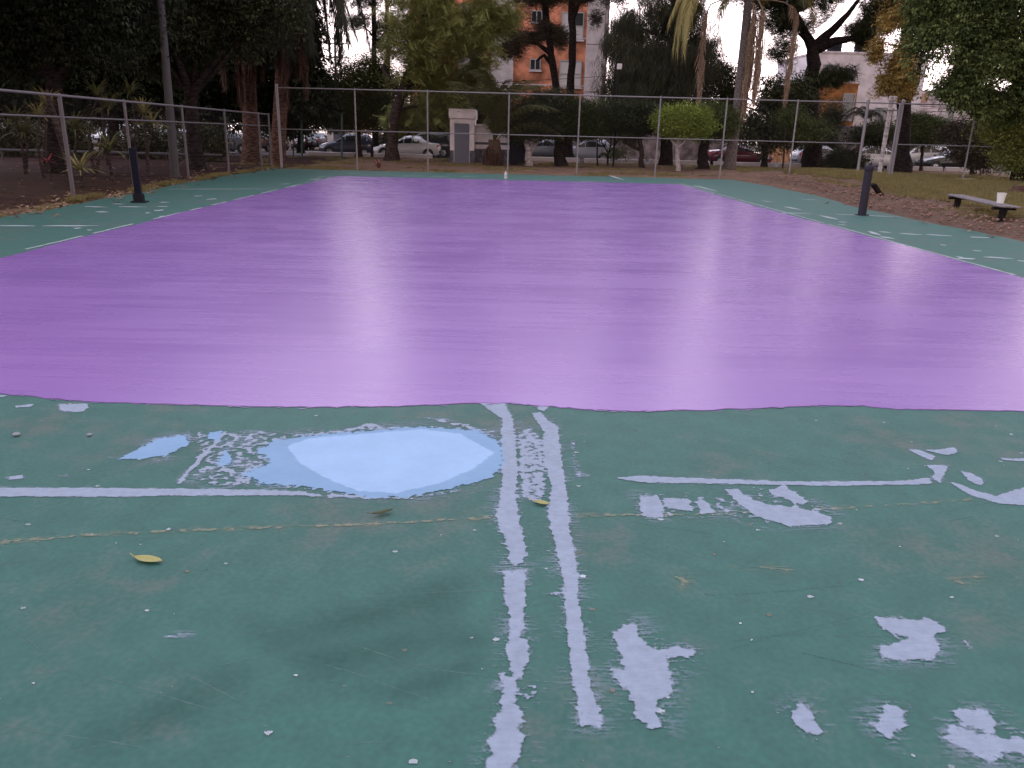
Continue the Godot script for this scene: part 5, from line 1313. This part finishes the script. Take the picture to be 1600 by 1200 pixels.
# ---------------------------------------------------------------- cars
func car_parts(o: Node3D, kind: String, paint: Material):
	# stations along x (front is -x): [x, sill, belt, roof, half width at belt, half width at roof]
	var st := []
	var side := []
	match kind:
		"sedan":
			st = [[-2.15, 0.42, 0.55, 0.56, 0.62, 0.58], [-2.08, 0.26, 0.66, 0.68, 0.76, 0.7], [-1.5, 0.22, 0.80, 0.83, 0.83, 0.76], [-0.85, 0.22, 0.89, 0.93, 0.84, 0.74], [-0.15, 0.22, 0.91, 1.36, 0.84, 0.58], [0.4, 0.22, 0.92, 1.42, 0.84, 0.59], [0.85, 0.22, 0.93, 1.38, 0.84, 0.58], [1.5, 0.22, 0.95, 1.0, 0.83, 0.72], [2.05, 0.26, 0.93, 0.95, 0.78, 0.7], [2.15, 0.45, 0.80, 0.82, 0.66, 0.62]]
			side = [[3, 4], [4, 5], [5, 6], [6, 7]]
		"hatch":
			st = [[-1.9, 0.42, 0.58, 0.59, 0.6, 0.56], [-1.83, 0.24, 0.70, 0.72, 0.74, 0.68], [-1.3, 0.22, 0.84, 0.88, 0.82, 0.76], [-0.85, 0.22, 0.92, 0.97, 0.83, 0.74], [-0.15, 0.22, 0.94, 1.42, 0.84, 0.6], [0.6, 0.22, 0.96, 1.48, 0.84, 0.61], [1.25, 0.22, 0.98, 1.43, 0.83, 0.6], [1.72, 0.24, 0.99, 1.06, 0.80, 0.68], [1.9, 0.40, 0.85, 0.87, 0.7, 0.66]]
			side = [[3, 4], [4, 5], [5, 6], [6, 7]]
		"suv":
			st = [[-2.1, 0.45, 0.7, 0.72, 0.66, 0.62], [-2.03, 0.3, 0.86, 0.88, 0.8, 0.74], [-1.3, 0.28, 1.02, 1.06, 0.87, 0.8], [-0.85, 0.28, 1.06, 1.12, 0.88, 0.78], [-0.25, 0.28, 1.08, 1.62, 0.88, 0.66], [0.6, 0.28, 1.1, 1.70, 0.88, 0.67], [1.75, 0.28, 1.12, 1.66, 0.87, 0.66], [2.05, 0.3, 1.12, 1.18, 0.84, 0.74], [2.14, 0.45, 0.95, 0.97, 0.76, 0.72]]
			side = [[3, 4], [4, 5], [5, 6], [6, 7]]
	var sf := SurfaceTool.new()
	sf.begin(Mesh.PRIMITIVE_TRIANGLES)
	sf.set_smooth_group(0)
	var ring := func(s: Array) -> Array:
		return [Vector3(s[0], s[1], -s[4] * 0.9), Vector3(s[0], lerpf(s[1], s[2], 0.4), -s[4] * 1.03), Vector3(s[0], s[2], -s[4]), Vector3(s[0], s[3] - 0.03, -s[5]), Vector3(s[0], s[3] + 0.02, -s[5] * 0.5), Vector3(s[0], s[3] + 0.02, s[5] * 0.5), Vector3(s[0], s[3] - 0.03, s[5]), Vector3(s[0], s[2], s[4]), Vector3(s[0], lerpf(s[1], s[2], 0.4), s[4] * 1.03), Vector3(s[0], s[1], s[4] * 0.9)]
	for i in st.size() - 1:
		var a: Array = ring.call(st[i]); var e: Array = ring.call(st[i + 1])
		for k in 10:
			var j := (k + 1) % 10
			for p in [a[k], e[k], e[j], a[k], e[j], a[j]]: sf.add_vertex(p)
	for cap in [0, st.size() - 1]:
		var a: Array = ring.call(st[cap])
		for k in range(1, 9):
			for p in ([a[0], a[k], a[k + 1]] if cap == 0 else [a[0], a[k + 1], a[k]]): sf.add_vertex(p)
	sf.generate_normals()
	var body := sf.commit()
	body.surface_set_material(0, paint)
	part("body", body, o)
	# side glass, windscreens
	for q in side:
		var a: Array = st[q[0]]; var e: Array = st[q[1]]
		for s in [-1, 1]:
			var b := MB.new()
			var lo := func(t: float, f: float) -> Vector3:
				var bl := lerpf(a[2], e[2], t); var rf := lerpf(a[3], e[3], t)
				var wb := lerpf(a[4], e[4], t); var wr := lerpf(a[5], e[5], t)
				return Vector3(lerpf(a[0], e[0], t), lerpf(bl + 0.02, rf - 0.07, f), s * (lerpf(wb, wr, f) + 0.012))
			var t0 := 0.14 if q == side[0] else 0.03
			var t1 := 0.86 if q == side[-1] else 0.97
			var c0: Vector3 = lo.call(t0, 0.06); var c1: Vector3 = lo.call(t1, 0.06); var c2: Vector3 = lo.call(t1, 0.92); var c3: Vector3 = lo.call(t0, 0.92)
			b.quad(c0, c1, c2, c3)
			part("side_window", b.mesh(M.carglass), o)
	for q in [side[0], side[-1]]:
		var a: Array = st[q[0]]; var e: Array = st[q[1]]
		var b := MB.new()
		var up := Vector3(0, 0.035, 0)
		var out := Vector3(-0.02 if q == side[0] else 0.02, 0, 0)
		var f0 := 0.1; var f1 := 0.9
		var p0 := Vector3(lerpf(a[0], e[0], f0), lerpf(a[3], e[3], f0), lerpf(a[5], e[5], f0) * 0.86) + up + out
		var p1 := Vector3(lerpf(a[0], e[0], f1), lerpf(a[3], e[3], f1), lerpf(a[5], e[5], f1) * 0.86) + up + out
		b.quad(p0, p1, Vector3(p1.x, p1.y, -p1.z), Vector3(p0.x, p0.y, -p0.z))
		part("windscreen" if q == side[0] else "rear_window", b.mesh(M.carglass), o)
	var wr: float = 0.31 if kind != "suv" else 0.35
	for x in [st[1][0] + 0.62, st[-2][0] - 0.62]:
		for s in [-1, 1]:
			var bs := Basis(Vector3.RIGHT, PI / 2 * s)
			var w := MB.new()
			w.lathe(Vector3.ZERO, [Vector2(wr * 0.6, -0.09), Vector2(wr * 0.95, -0.1), Vector2(wr, -0.07), Vector2(wr, 0.07), Vector2(wr * 0.95, 0.1), Vector2(wr * 0.62, 0.09)], 18, bs)
			var ty := part("wheel", w.mesh(M.tyre), o, Vector3(x, wr, s * (st[3][4] - 0.06)))
			w = MB.new()
			w.lathe(Vector3.ZERO, [Vector2(wr * 0.63, 0.07), Vector2(wr * 0.55, 0.085), Vector2(wr * 0.5, 0.05), Vector2(wr * 0.18, 0.06), Vector2(wr * 0.12, 0.085), Vector2(0.0, 0.085)], 14, bs)
			part("rim", w.mesh(M.rim), ty)
			w = MB.new()
			w.lathe(Vector3.ZERO, [Vector2(wr + 0.05, 0.0), Vector2(wr + 0.05, 0.012), Vector2(wr - 0.02, 0.012)], 18, bs)
			part("wheel_arch", w.mesh(M.trim), o, Vector3(x, wr, s * (st[3][4] * 1.02)))
	var f: Array = st[1]; var r: Array = st[-2]
	for s in [-1, 1]:
		var b := MB.new()
		b.box(Vector3(f[0] - 0.01, f[2] - 0.06, s * f[4] * 0.74), Vector3(0.12, 0.13, 0.3), Basis(Vector3.UP, s * 0.25), 0.03)
		part("headlight", b.mesh(M.lamp_clear), o)
		b = MB.new()
		b.box(Vector3(r[0] + 0.0, r[2] - (0.12 if kind == "sedan" else 0.16), s * r[4] * 0.86), Vector3(0.14, 0.16 if kind == "sedan" else 0.3, 0.26), Basis(Vector3.UP, -s * 0.2), 0.03)
		part("taillight", b.mesh(M.lamp_red), o)
		b = MB.new()
		b.box(Vector3(st[3][0] + 0.12, st[3][2] + 0.1, s * (st[3][4] + 0.1)), Vector3(0.1, 0.11, 0.16), Basis.IDENTITY, 0.03)
		part("mirror", b.mesh(paint), o)
	for e in [st[0], st[-1]]:
		var b := MB.new()
		b.box(Vector3(e[0], 0.46, 0), Vector3(0.12, 0.16, e[4] * 2.0), Basis.IDENTITY, 0.04)
		part("bumper", b.mesh(M.trim), o)
	var pb := MB.new()
	pb.box(Vector3(st[-1][0] + 0.03, 0.68, 0), Vector3(0.03, 0.13, 0.32))
	part("plate", pb.mesh(M.plate), o)

func car_paint(c: Array) -> StandardMaterial3D:
	var m := mat(c, 0.3)
	m.clearcoat_enabled = true
	m.clearcoat = 0.7
	m.clearcoat_roughness = 0.1
	return m

func cars():
	var white := car_paint([0.62, 0.6, 0.6])
	var silver := car_paint([0.42, 0.42, 0.47])
	var navy := car_paint([0.045, 0.05, 0.075])
	var black := car_paint([0.02, 0.02, 0.022])
	var red := car_paint([0.12, 0.015, 0.026])
	var dark_red := car_paint([0.10, 0.015, 0.02])
	var grey := car_paint([0.18, 0.18, 0.2])
	var y := -0.12
	for e in [   # kind, paint, place, turn in degrees, label
		["hatch", navy, Vector3(-10.389, 0, -54.6), 0, "dark blue grey hatchback with red tail light left of the stout trunk"],
		["sedan", white, Vector3(-6.363, 0, -53.4), 0, "white sedan parked behind the stout dark trunk"],
		["suv", black, Vector3(-5.614, 0, -56.5), 0, "black sport utility car behind the white sedan"],
		["hatch", silver, Vector3(5.588, 0, -55), 0, "silver hatchback behind the clipped trees at the pink wall"],
		["sedan", grey, Vector3(2.888, 0, -58), 0, "low grey car between the white forked trunk and the thick trunk"],
		["sedan", red, Vector3(16.068, 0, -55.2), 180, "dark red car behind the queen palm trunk"],
		["hatch", silver, Vector3(21.712, 0, -55), 180, "silver grey hatchback beside the low hedge"],
		["hatch", white, Vector3(25.657, 0, -55), 180, "white hatchback half hidden behind the gate posts"],
		["sedan", black, Vector3(31.001, 0, -55.5), 0, "black sedan with a bright windscreen in front of the grey wall"],
		["suv", white, Vector3(30.013, 0, -58.5), 0, "white car mostly hidden by the yellowing tree"],
		["suv", white, Vector3(-24.81, 0, -52), 70, "white van like car seen from behind through the garden plants"],
		["hatch", silver, Vector3(-22.937, 0, -56), 60, "silver car with a red tail light behind the light pole"],
		["sedan", grey, Vector3(-18.907, 0, -55), 0, "grey sedan behind the garden trunks"],
		["suv", white, Vector3(-19.4, 0, -66), 10, "white pickup sized car behind the reddish palm trunks"],
		["hatch", dark_red, Vector3(-18.73, 0, -60), 80, "dark red car between the two reddish palm trunks"],
		["hatch", white, Vector3(-17.553, 0, -74), 250, "small far white car facing the court left of the cream building"],
		["sedan", dark_red, Vector3(-17.82, 0, -70), 90, "far red car right of the corner fence post"],
		["sedan", black, Vector3(-16.175, 0, -72), 255, "far black car beside the small white one"],
	]:
		var at: Vector3 = e[2]
		at.y = y
		var o := thing("parked_car", e[4], "car", at, deg_to_rad(e[3]), "cars parked along the street")
		car_parts(o, e[0], e[1])

# ---------------------------------------------------------------- furniture and small things
func furniture():
	# net posts
	var o := thing("net_post", "dark navy steel net post in a black base sleeve on the left", "post", Vector3(-7.31, 0, -16.0), 0.1, "net posts of the court")
	var b := MB.new()
	b.box(Vector3(0, 0.55, 0), Vector3(0.125, 1.0, 0.125), Basis(Vector3.BACK, 0.012), 0.015)
	part("shaft", b.mesh(M.navy), o)
	b = MB.new()
	b.tube([Vector3(0.075, 0.15, 0.04), Vector3(0.068, 0.98, 0.04)], [0.016, 0.016], 8)
	part("cable_tube", b.mesh(M.post_grey), o)
	b = MB.new()
	b.box(Vector3(0, 0.09, 0), Vector3(0.18, 0.18, 0.18), Basis.IDENTITY, 0.02)
	part("sleeve", b.mesh(M.black), o)
	b = MB.new()
	b.box(Vector3(0.01, 0.014, 0), Vector3(0.29, 0.028, 0.25), Basis.IDENTITY, 0.01)
	part("foot_plate", b.mesh(M.black), o)
	o = thing("net_post", "grey steel net post with a domed cap on the right", "post", Vector3(7.75, 0, -16.95), 0.0, "net posts of the court")
	b = MB.new()
	b.lathe(Vector3.ZERO, [Vector2(0.085, 0.0), Vector2(0.083, 0.93), Vector2(0.1, 0.94), Vector2(0.1, 1.0), Vector2(0.085, 1.02), Vector2(0.03, 1.045), Vector2(0.025, 1.075), Vector2(0, 1.085)], 14)
	part("shaft", b.mesh(M.post_grey), o)
	b = MB.new()
	b.lathe(Vector3.ZERO, [Vector2(0.15, 0.0), Vector2(0.15, 0.014), Vector2(0.086, 0.02)], 14)
	part("foot_plate", b.mesh(M.post_grey), o)
	b = MB.new()
	b.lathe(Vector3(0, 1.083, 0), [Vector2(0, 0), Vector2(0.02, 0.005), Vector2(0.015, 0.035), Vector2(0, 0.04)], 8)
	part("cap_bolt", b.mesh(M.galv), o)
	# broken bench frame behind it
	var at := Vector3(10.186, 0.05, -21.496)
	o = thing("broken_bench_end", "tilted dark plank on a short leg just behind the right net post", "bench", at)
	b = MB.new()
	b.box(Vector3(-0.05, 0.24, 0), Vector3(0.42, 0.07, 0.26), Basis(Vector3.BACK, -0.85), 0.01)
	part("plank", b.mesh(M.wood_dark), o)
	b = MB.new()
	b.box(Vector3(-0.06, 0.10, 0), Vector3(0.44, 0.04, 0.06), Basis.IDENTITY, 0.008)
	part("rail", b.mesh(M.wood_dark), o)
	b = MB.new()
	b.box(Vector3(0.02, 0.0, 0), Vector3(0.05, 0.22, 0.05), Basis.IDENTITY, 0.008)
	part("leg", b.mesh(M.wood_dark), o)
	# plank bench with a cup
	var A := Vector3(10.603, 0.4, -18.563)
	var E := Vector3(9.708, 0.4, -15.025)
	var mid := (A + E) / 2
	var len_ := A.distance_to(E)
	var dir := (E - A).normalized()
	o = thing("plank_bench", "weathered grey plank bench on two splayed log legs", "bench", Vector3(mid.x, 0, mid.z), atan2(-dir.z, dir.x))
	for k in 3:
		b = MB.new()
		b.box(Vector3(0.04 * (k - 1), 0.375 + 0.004 * k, -0.13 + 0.13 * k), Vector3(len_ + 0.06 * (1 - k), 0.035, 0.124), Basis(Vector3.RIGHT, 0.02 * (k - 1)), 0.008)
		part("plank", b.mesh(M.wood), o)
	for s in [-1, 1]:
		b = MB.new()
		b.box(Vector3(s * (len_ * 0.5 - 0.35), 0.325, 0), Vector3(0.1, 0.055, 0.42), Basis.IDENTITY, 0.01)
		part("cross_bar", b.mesh(M.wood_dark), o)
		b = MB.new()
		b.tube([Vector3(s * (len_ * 0.5 - 0.38), -0.12, 0.02), Vector3(s * (len_ * 0.5 - 0.34), 0.31, 0)], [0.06, 0.075], 9, 0.05)
		part("leg", b.mesh(M.wood_dark), o)
	var cp := A.lerp(E, 0.83)
	b = MB.new()
	b.lathe(Vector3.ZERO, [Vector2(0, 0), Vector2(0.06, 0), Vector2(0.085, 0.19), Vector2(0.09, 0.2), Vector2(0.082, 0.2), Vector2(0.058, 0.01), Vector2(0, 0.01)], 16)
	tag(part("drink_cup", b.mesh(M.cup), self, Vector3(cp.x, 0.408, cp.z)), "pale drink cup standing on the plank bench", "cup")
	# stump
	at = Vector3(16.112, 0.1, -24.69)
	o = thing("tree_stump", "hollow brown tree stump on the grass at the right edge", "stump", Vector3(at.x, th(at.x, at.z), at.z))
	b = MB.new()
	b.lathe(Vector3.ZERO, [Vector2(0.30, -0.1), Vector2(0.26, 0.05), Vector2(0.22, 0.2), Vector2(0.2, 0.25), Vector2(0.13, 0.24), Vector2(0.11, 0.1), Vector2(0, 0.08)], 13)
	part("bark_ring", b.mesh(M.stump), o)
	b = MB.new()
	for a in [0.4, 2.2, 4.1, 5.3]: b.tube([Vector3(cos(a) * 0.18, 0.08, sin(a) * 0.18), Vector3(cos(a) * 0.36, 0.0, sin(a) * 0.36), Vector3(cos(a) * 0.5, -0.1, sin(a) * 0.5)], [0.09, 0.07, 0.03], 7)
	part("root", b.mesh(M.stump), o)
	# light pole in the garden
	at = Vector3(-10.209, 0, -25)
	o = thing("light_pole", "tall grey light pole rising behind the left fence", "light pole", Vector3(at.x, th(at.x, at.z) - 0.05, at.z))
	var hd := Vector3(-10.093, 5.648, -25) - o.position
	b = MB.new()
	b.tube([Vector3.ZERO, hd * 0.5, hd], [0.13, 0.115, 0.1], 12)
	part("shaft", b.mesh(M.pole), o)
	b = MB.new()
	b.lathe(Vector3.ZERO, [Vector2(0.2, 0), Vector2(0.2, 0.05), Vector2(0.15, 0.06), Vector2(0.14, 0.16), Vector2(0.12, 0.17)], 12)
	part("base_flange", b.mesh(M.pole), o)
	b = MB.new()
	b.tube([hd, hd + Vector3(0.3, 0.9, 0.2), hd + Vector3(1.2, 1.4, 0.9)], [0.06, 0.05, 0.04], 8)
	part("arm", b.mesh(M.pole), o)
	b = MB.new()
	b.box(hd + Vector3(1.4, 1.42, 1.05), Vector3(0.7, 0.12, 0.28), Basis(Vector3.UP, -0.65), 0.03)
	part("lamp_head", b.mesh(M.galv), o)
	# green poles of the far play area
	for e in [[Vector3(-9.234, 0, -46), Vector3(-9.131, 2.394, -46), "before the dark hatchback"], [Vector3(-11.734, 0, -47), Vector3(-11.626, 2.463, -47), "left of the far white cars"]]:
		var q: Vector3 = e[0]
		q.y = th(q.x, q.z) - 0.05
		o = thing("green_pole", "thin dark green pole %s" % e[2], "pole", q)
		part("shaft", tube_mesh(Vector3.ZERO, e[1] - q, 0.06, mat([0.02, 0.06, 0.05], 0.5)), o)
		part("cap", tube_mesh(e[1] - q + Vector3(0, 0.002, 0), e[1] - q + Vector3(0, 0.05, 0), 0.075, M.black), o)
	# white post beyond the gate
	at = Vector3(17.895, 0, -38)
	o = thing("white_post", "tall white painted post beyond the fence gate", "post", Vector3(at.x, th(at.x, at.z) - 0.05, at.z))
	hd = Vector3(17.915, 3.403, -38) - o.position
	part("shaft", tube_mesh(Vector3.ZERO, hd, 0.1, M.limewash, 12), o)
	b = MB.new()
	b.box(hd + Vector3(0.05, 0.1, 0), Vector3(0.34, 0.24, 0.2), Basis.IDENTITY, 0.03)
	part("top_box", b.mesh(M.limewash), o)
	# notice on a stake left, by the corner
	at = Vector3(-13.029, 0, -50)
	o = thing("notice_board", "small white notice board on posts beyond the corner fence post", "sign", Vector3(at.x, -0.1, at.z))
	hd = Vector3(-12.813, 1.593, -50) - o.position
	part("stake", tube_mesh(Vector3.ZERO, Vector3(hd.x, hd.y + 0.3, 0), 0.04, M.pole), o)
	b = MB.new()
	b.box(Vector3(hd.x, hd.y, 0.06), Vector3(0.42, 0.72, 0.03))
	part("panel", b.mesh(M.white), o)
	# street light box in the dark tree
	at = Vector3(6.013, 5.072, -44)
	o = thing("flood_light", "small square white flood light high before the dark drooping tree", "flood light", Vector3(at.x, th(at.x, -44) - 0.05, -44))
	hd = at - o.position
	part("pole", tube_mesh(Vector3(0, 0, -0.1), Vector3(0, hd.y, -0.1), 0.05, M.black), o)
	b = MB.new()
	b.box(hd, Vector3(0.26, 0.28, 0.1), Basis.IDENTITY, 0.02)
	part("housing", b.mesh(M.white), o)
	# utility pole in the sky gap and its wires
	at = Vector3(-18.912, 0, -92)
	o = thing("utility_pole", "far utility pole with two crossarms in the bright sky gap", "utility pole", Vector3(at.x, -0.15, at.z))
	hd = Vector3(-18.673, 11.489, -92) - o.position
	part("shaft", tube_mesh(Vector3.ZERO, hd, 0.13, M.pole), o)
	for py in [10.592, 9.169]:
		b = MB.new()
		b.box(Vector3(hd.x * 0.98 + 0.3, py + 0.15, 0), Vector3(2.2, 0.12, 0.12), Basis.IDENTITY, 0.01)
		var ca := part("crossarm", b.mesh(M.pole), o)
		for k in 4:
			b = MB.new()
			b.lathe(Vector3(hd.x * 0.98 - 0.6 + k * 0.6, py + 0.21, 0), [Vector2(0.03, 0), Vector2(0.06, 0.05), Vector2(0.03, 0.1), Vector2(0.06, 0.16), Vector2(0, 0.22)], 8)
			part("insulator", b.mesh(M.dado), ca)
	var wires := [[Vector3(-3.388, 4.252, -49), Vector3(9.43, 5.38, -51), "upper"], [Vector3(2.686, 3.903, -49), Vector3(9.439, 5.27, -51), "lower"]]
	for w in wires:
		b = MB.new()
		b.tube(bend(w[0], w[1], -0.12, 8), [0.014, 0.014, 0.014, 0.014, 0.014, 0.014, 0.014, 0.014, 0.014], 5)
		tag(part("overhead_wire", b.mesh(M.black), self), "%s thin dark wire crossing in front of the orange flats" % w[2], "wire", "wires in front of the flats")
	wires = [[Vector3(36.795, 5.027, -74), Vector3(49.35, 5.166, -74), "topmost"], [Vector3(36.824, 4.864, -74), Vector3(49.428, 4.84, -74), "second"], [Vector3(36.894, 4.483, -74), Vector3(49.519, 4.458, -74), "third"], [Vector3(36.944, 4.21, -74), Vector3(49.61, 4.074, -74), "lowest"]]
	for w in wires:
		b = MB.new()
		b.tube(bend(w[0], w[1], -0.15, 8), [0.018, 0.018, 0.018, 0.018, 0.018, 0.018, 0.018, 0.018, 0.018], 5)
		tag(part("overhead_wire", b.mesh(M.black), self), "%s of the wires in front of the long pale building" % w[2], "wire", "wires before the pale building")
	# bottle at the far end
	b = MB.new()
	b.lathe(Vector3.ZERO, [Vector2(0, 0), Vector2(0.055, 0), Vector2(0.055, 0.16), Vector2(0.022, 0.21), Vector2(0.022, 0.26), Vector2(0, 0.26)], 12)
	at = Vector3(0.076, 0, -28.422)
	tag(part("white_bottle", b.mesh(M.white), self, Vector3(at.x, 0.001, at.z)), "small white bottle standing on the green at the far end of the court", "bottle")
	# three fallen leaves and two pebbles on the near green
	leaf_thing(Vector3(-1.218, 0, -2.405), 0.112, 0.042, -0.25, M.dry, "yellow fallen leaf lying on the green court", 0.25)
	leaf_thing(Vector3(-0.455, 0, -2.784), 0.085, 0.024, 0.5, M.dry_green, "curled dark green leaf below the large blue patch", 0.9)
	leaf_thing(Vector3(0.184, 0, -2.898), 0.07, 0.034, -0.4, M.dry, "pale yellowish leaf between the two long filler strips", 0.3)
	for e in [[Vector3(-2.348, 0, -3.538), 0.017, "small grey pebble near the left edge under the purple"], [Vector3(-2.004, 0, -3.556), 0.012, "tiny grey pebble right of the other one below the pale dab"]]:
		b = MB.new()
		b.lathe(Vector3.ZERO, [Vector2(0, 0), Vector2(1.0, 0.1), Vector2(1.1, 0.5), Vector2(0.7, 0.9), Vector2(0, 1.0)], 9)
		var p := part("pebble", b.mesh(M.pebble), self, Vector3(e[0].x, 0.004, e[0].z))
		p.scale = Vector3(e[1], e[1] * 0.8, e[1] * 0.8)
		tag(p, e[2], "pebble", "pebbles on the court")

func leaf_thing(at: Vector3, l: float, w: float, turn: float, m: Material, label: String, curl: float):
	var b := MB.new()
	var n := 10
	var prev := []
	for i in n + 1:
		var t := float(i) / n
		var ww := w * 0.5 * pow(sin(PI * clampf(t * 0.96 + 0.02, 0, 1)), 0.75)
		var x := (t - 0.5) * l
		var y := 0.006 + curl * 0.10 * l * pow(absf(t - 0.5) * 2.0, 2.0)
		var row := [Vector3(x, y + ww * 0.35 * curl + 0.003, -ww), Vector3(x, y, 0), Vector3(x, y + ww * 0.5 * curl + 0.003, ww)]
		if prev:
			for k in 2: b.quad(prev[k], row[k], row[k + 1], prev[k + 1])
		prev = row
	var o := thing("fallen_leaf", label, "leaf", Vector3(at.x, 0, at.z), turn, "single leaves on the near court")
	part("blade", b.mesh(m), o)
	part("stalk", tube_mesh(Vector3(-l * 0.5, 0.007 + curl * 0.1 * l, 0), Vector3(-l * 0.5 - 0.022, 0.012 + curl * 0.1 * l, -0.008), 0.0016, m, 5), o)

func scatter(called: String, label: String, mesh: Mesh, n: int, place: Callable, lo: float, hi: float, tints: Array):
	var mm := MultiMesh.new()
	mm.transform_format = MultiMesh.TRANSFORM_3D
	mm.use_colors = true
	mm.mesh = mesh
	var xf := []
	var k := 0
	while xf.size() < n and k < n * 6:
		k += 1
		var p = place.call()
		if p == null: continue
		var s := rng.randf_range(lo, hi)
		xf.append(Transform3D(Basis(Vector3.UP, rng.randf() * TAU) * Basis(Vector3.RIGHT, rng.randfn() * 0.25) * Basis.from_scale(Vector3.ONE * s), p))
	mm.instance_count = xf.size()
	for i in xf.size():
		mm.set_instance_transform(i, xf[i])
		var a: Array = tints[0]; var e: Array = tints[1]
		var t := rng.randf()
		mm.set_instance_color(i, Color(lerpf(a[0], e[0], t), lerpf(a[1], e[1], t), lerpf(a[2], e[2], t)))
	var o := MultiMeshInstance3D.new()
	o.name = called
	o.multimesh = mm
	add_child(o)
	tag(o, label, "", "", "stuff")

func litter():
	var b := MB.new()
	for k in 2:
		leaf_quads(b, Vector3(0.03 * k, 0.01, 0.02 * k), Vector3(cos(k * 2.0), 0.25, sin(k * 2.0)).normalized(), Vector3.UP, 0.12, 0.028)
	var leafm := b.mesh(M.leaf)
	var dry := [[0.10, 0.055, 0.035], [0.34, 0.23, 0.15]]
	scatter("leaf_litter", "dry leaves lying along the edges of the court", leafm, 1900, func():
		var q := rng.randf()
		var z: float; var x: float
		if q < 0.45:
			z = rng.randf_range(-33, -9)
			x = edge_left(z) - absf(rng.randfn()) * 0.55 + 0.05
		elif q < 0.6:
			z = rng.randf_range(-32, -8); x = edge_left(z) - rng.randf_range(0, 9)
		elif q < 0.72:
			z = rng.randf_range(-33, -8); x = edge_right(z) + rng.randf_range(0.2, 6)
		elif q < 0.75:
			z = rng.randf_range(-31, -9); x = (edge_left(z) + rng.randf_range(0, 0.7)) if rng.randf() < 0.7 else edge_right(z) - rng.randf_range(0, 0.4)
			return Vector3(x, 0.004, z)
		else:
			z = rng.randf_range(-50, -32); x = rng.randf_range(-10, 22)
		return Vector3(x, th(x, z) + 0.012, z), 0.5, 1.3, dry)
	b = MB.new()
	for k in 5:
		var a := k * 1.26
		var d := Vector3(cos(a) * 0.5, 1, sin(a) * 0.5).normalized()
		leaf_quads(b, Vector3(cos(a) * 0.02, -0.01, sin(a) * 0.02), d, Vector3(-d.z, 0.2, d.x).normalized(), 0.09 + 0.02 * (k % 3), 0.006)
	var tuft := b.mesh(M.leaf)
	var patchy := noise(0.25, 77, 3)
	scatter("grass", "short dry grass on the right of the court and beyond the fence", tuft, 60000, func():
		var x: float; var z: float
		var q := rng.randf()
		if q < 0.62:
			z = rng.randf_range(-36, -9); x = edge_right(z) + 0.9 + rng.randf_range(0, 11)
			if patchy.get_noise_2d(x, z) < -0.12 - smoothstep(1.0, 4.0, x - edge_right(z)) * 0.5 + 0.25: return null
		elif q < 0.93:
			z = rng.randf_range(-50, -32.0); x = rng.randf_range(-12, 24)
			if patchy.get_noise_2d(x, z) < 0.2: return null
		else:
			z = rng.randf_range(-32, -9); x = edge_left(z) - rng.randf_range(0, 0.5)
			if patchy.get_noise_2d(x * 2, z * 2) < 0.0: return null
		return Vector3(x, th(x, z), z), 0.6, 1.4, [[0.12, 0.105, 0.045], [0.26, 0.22, 0.095]])
	b = MB.new()
	b.lathe(Vector3.ZERO, [Vector2(0, -0.04), Vector2(0.05, -0.02), Vector2(0.062, 0.02), Vector2(0.03, 0.05), Vector2(0, 0.055)], 6)
	var clod := b.mesh(M.leaf)
	scatter("soil_clods", "clods of loose soil along the bank", clod, 1500, func():
		var z := rng.randf_range(-31, -8)
		var x := edge_right(z) + 0.15 + absf(rng.randfn()) * 0.9
		return Vector3(x, th(x, z) + 0.05 + 0.08 * exp(-pow((x - edge_right(z) - 0.75) / 0.55, 2)), z), 0.12, 0.6, [[0.16, 0.095, 0.07], [0.25, 0.155, 0.12]])
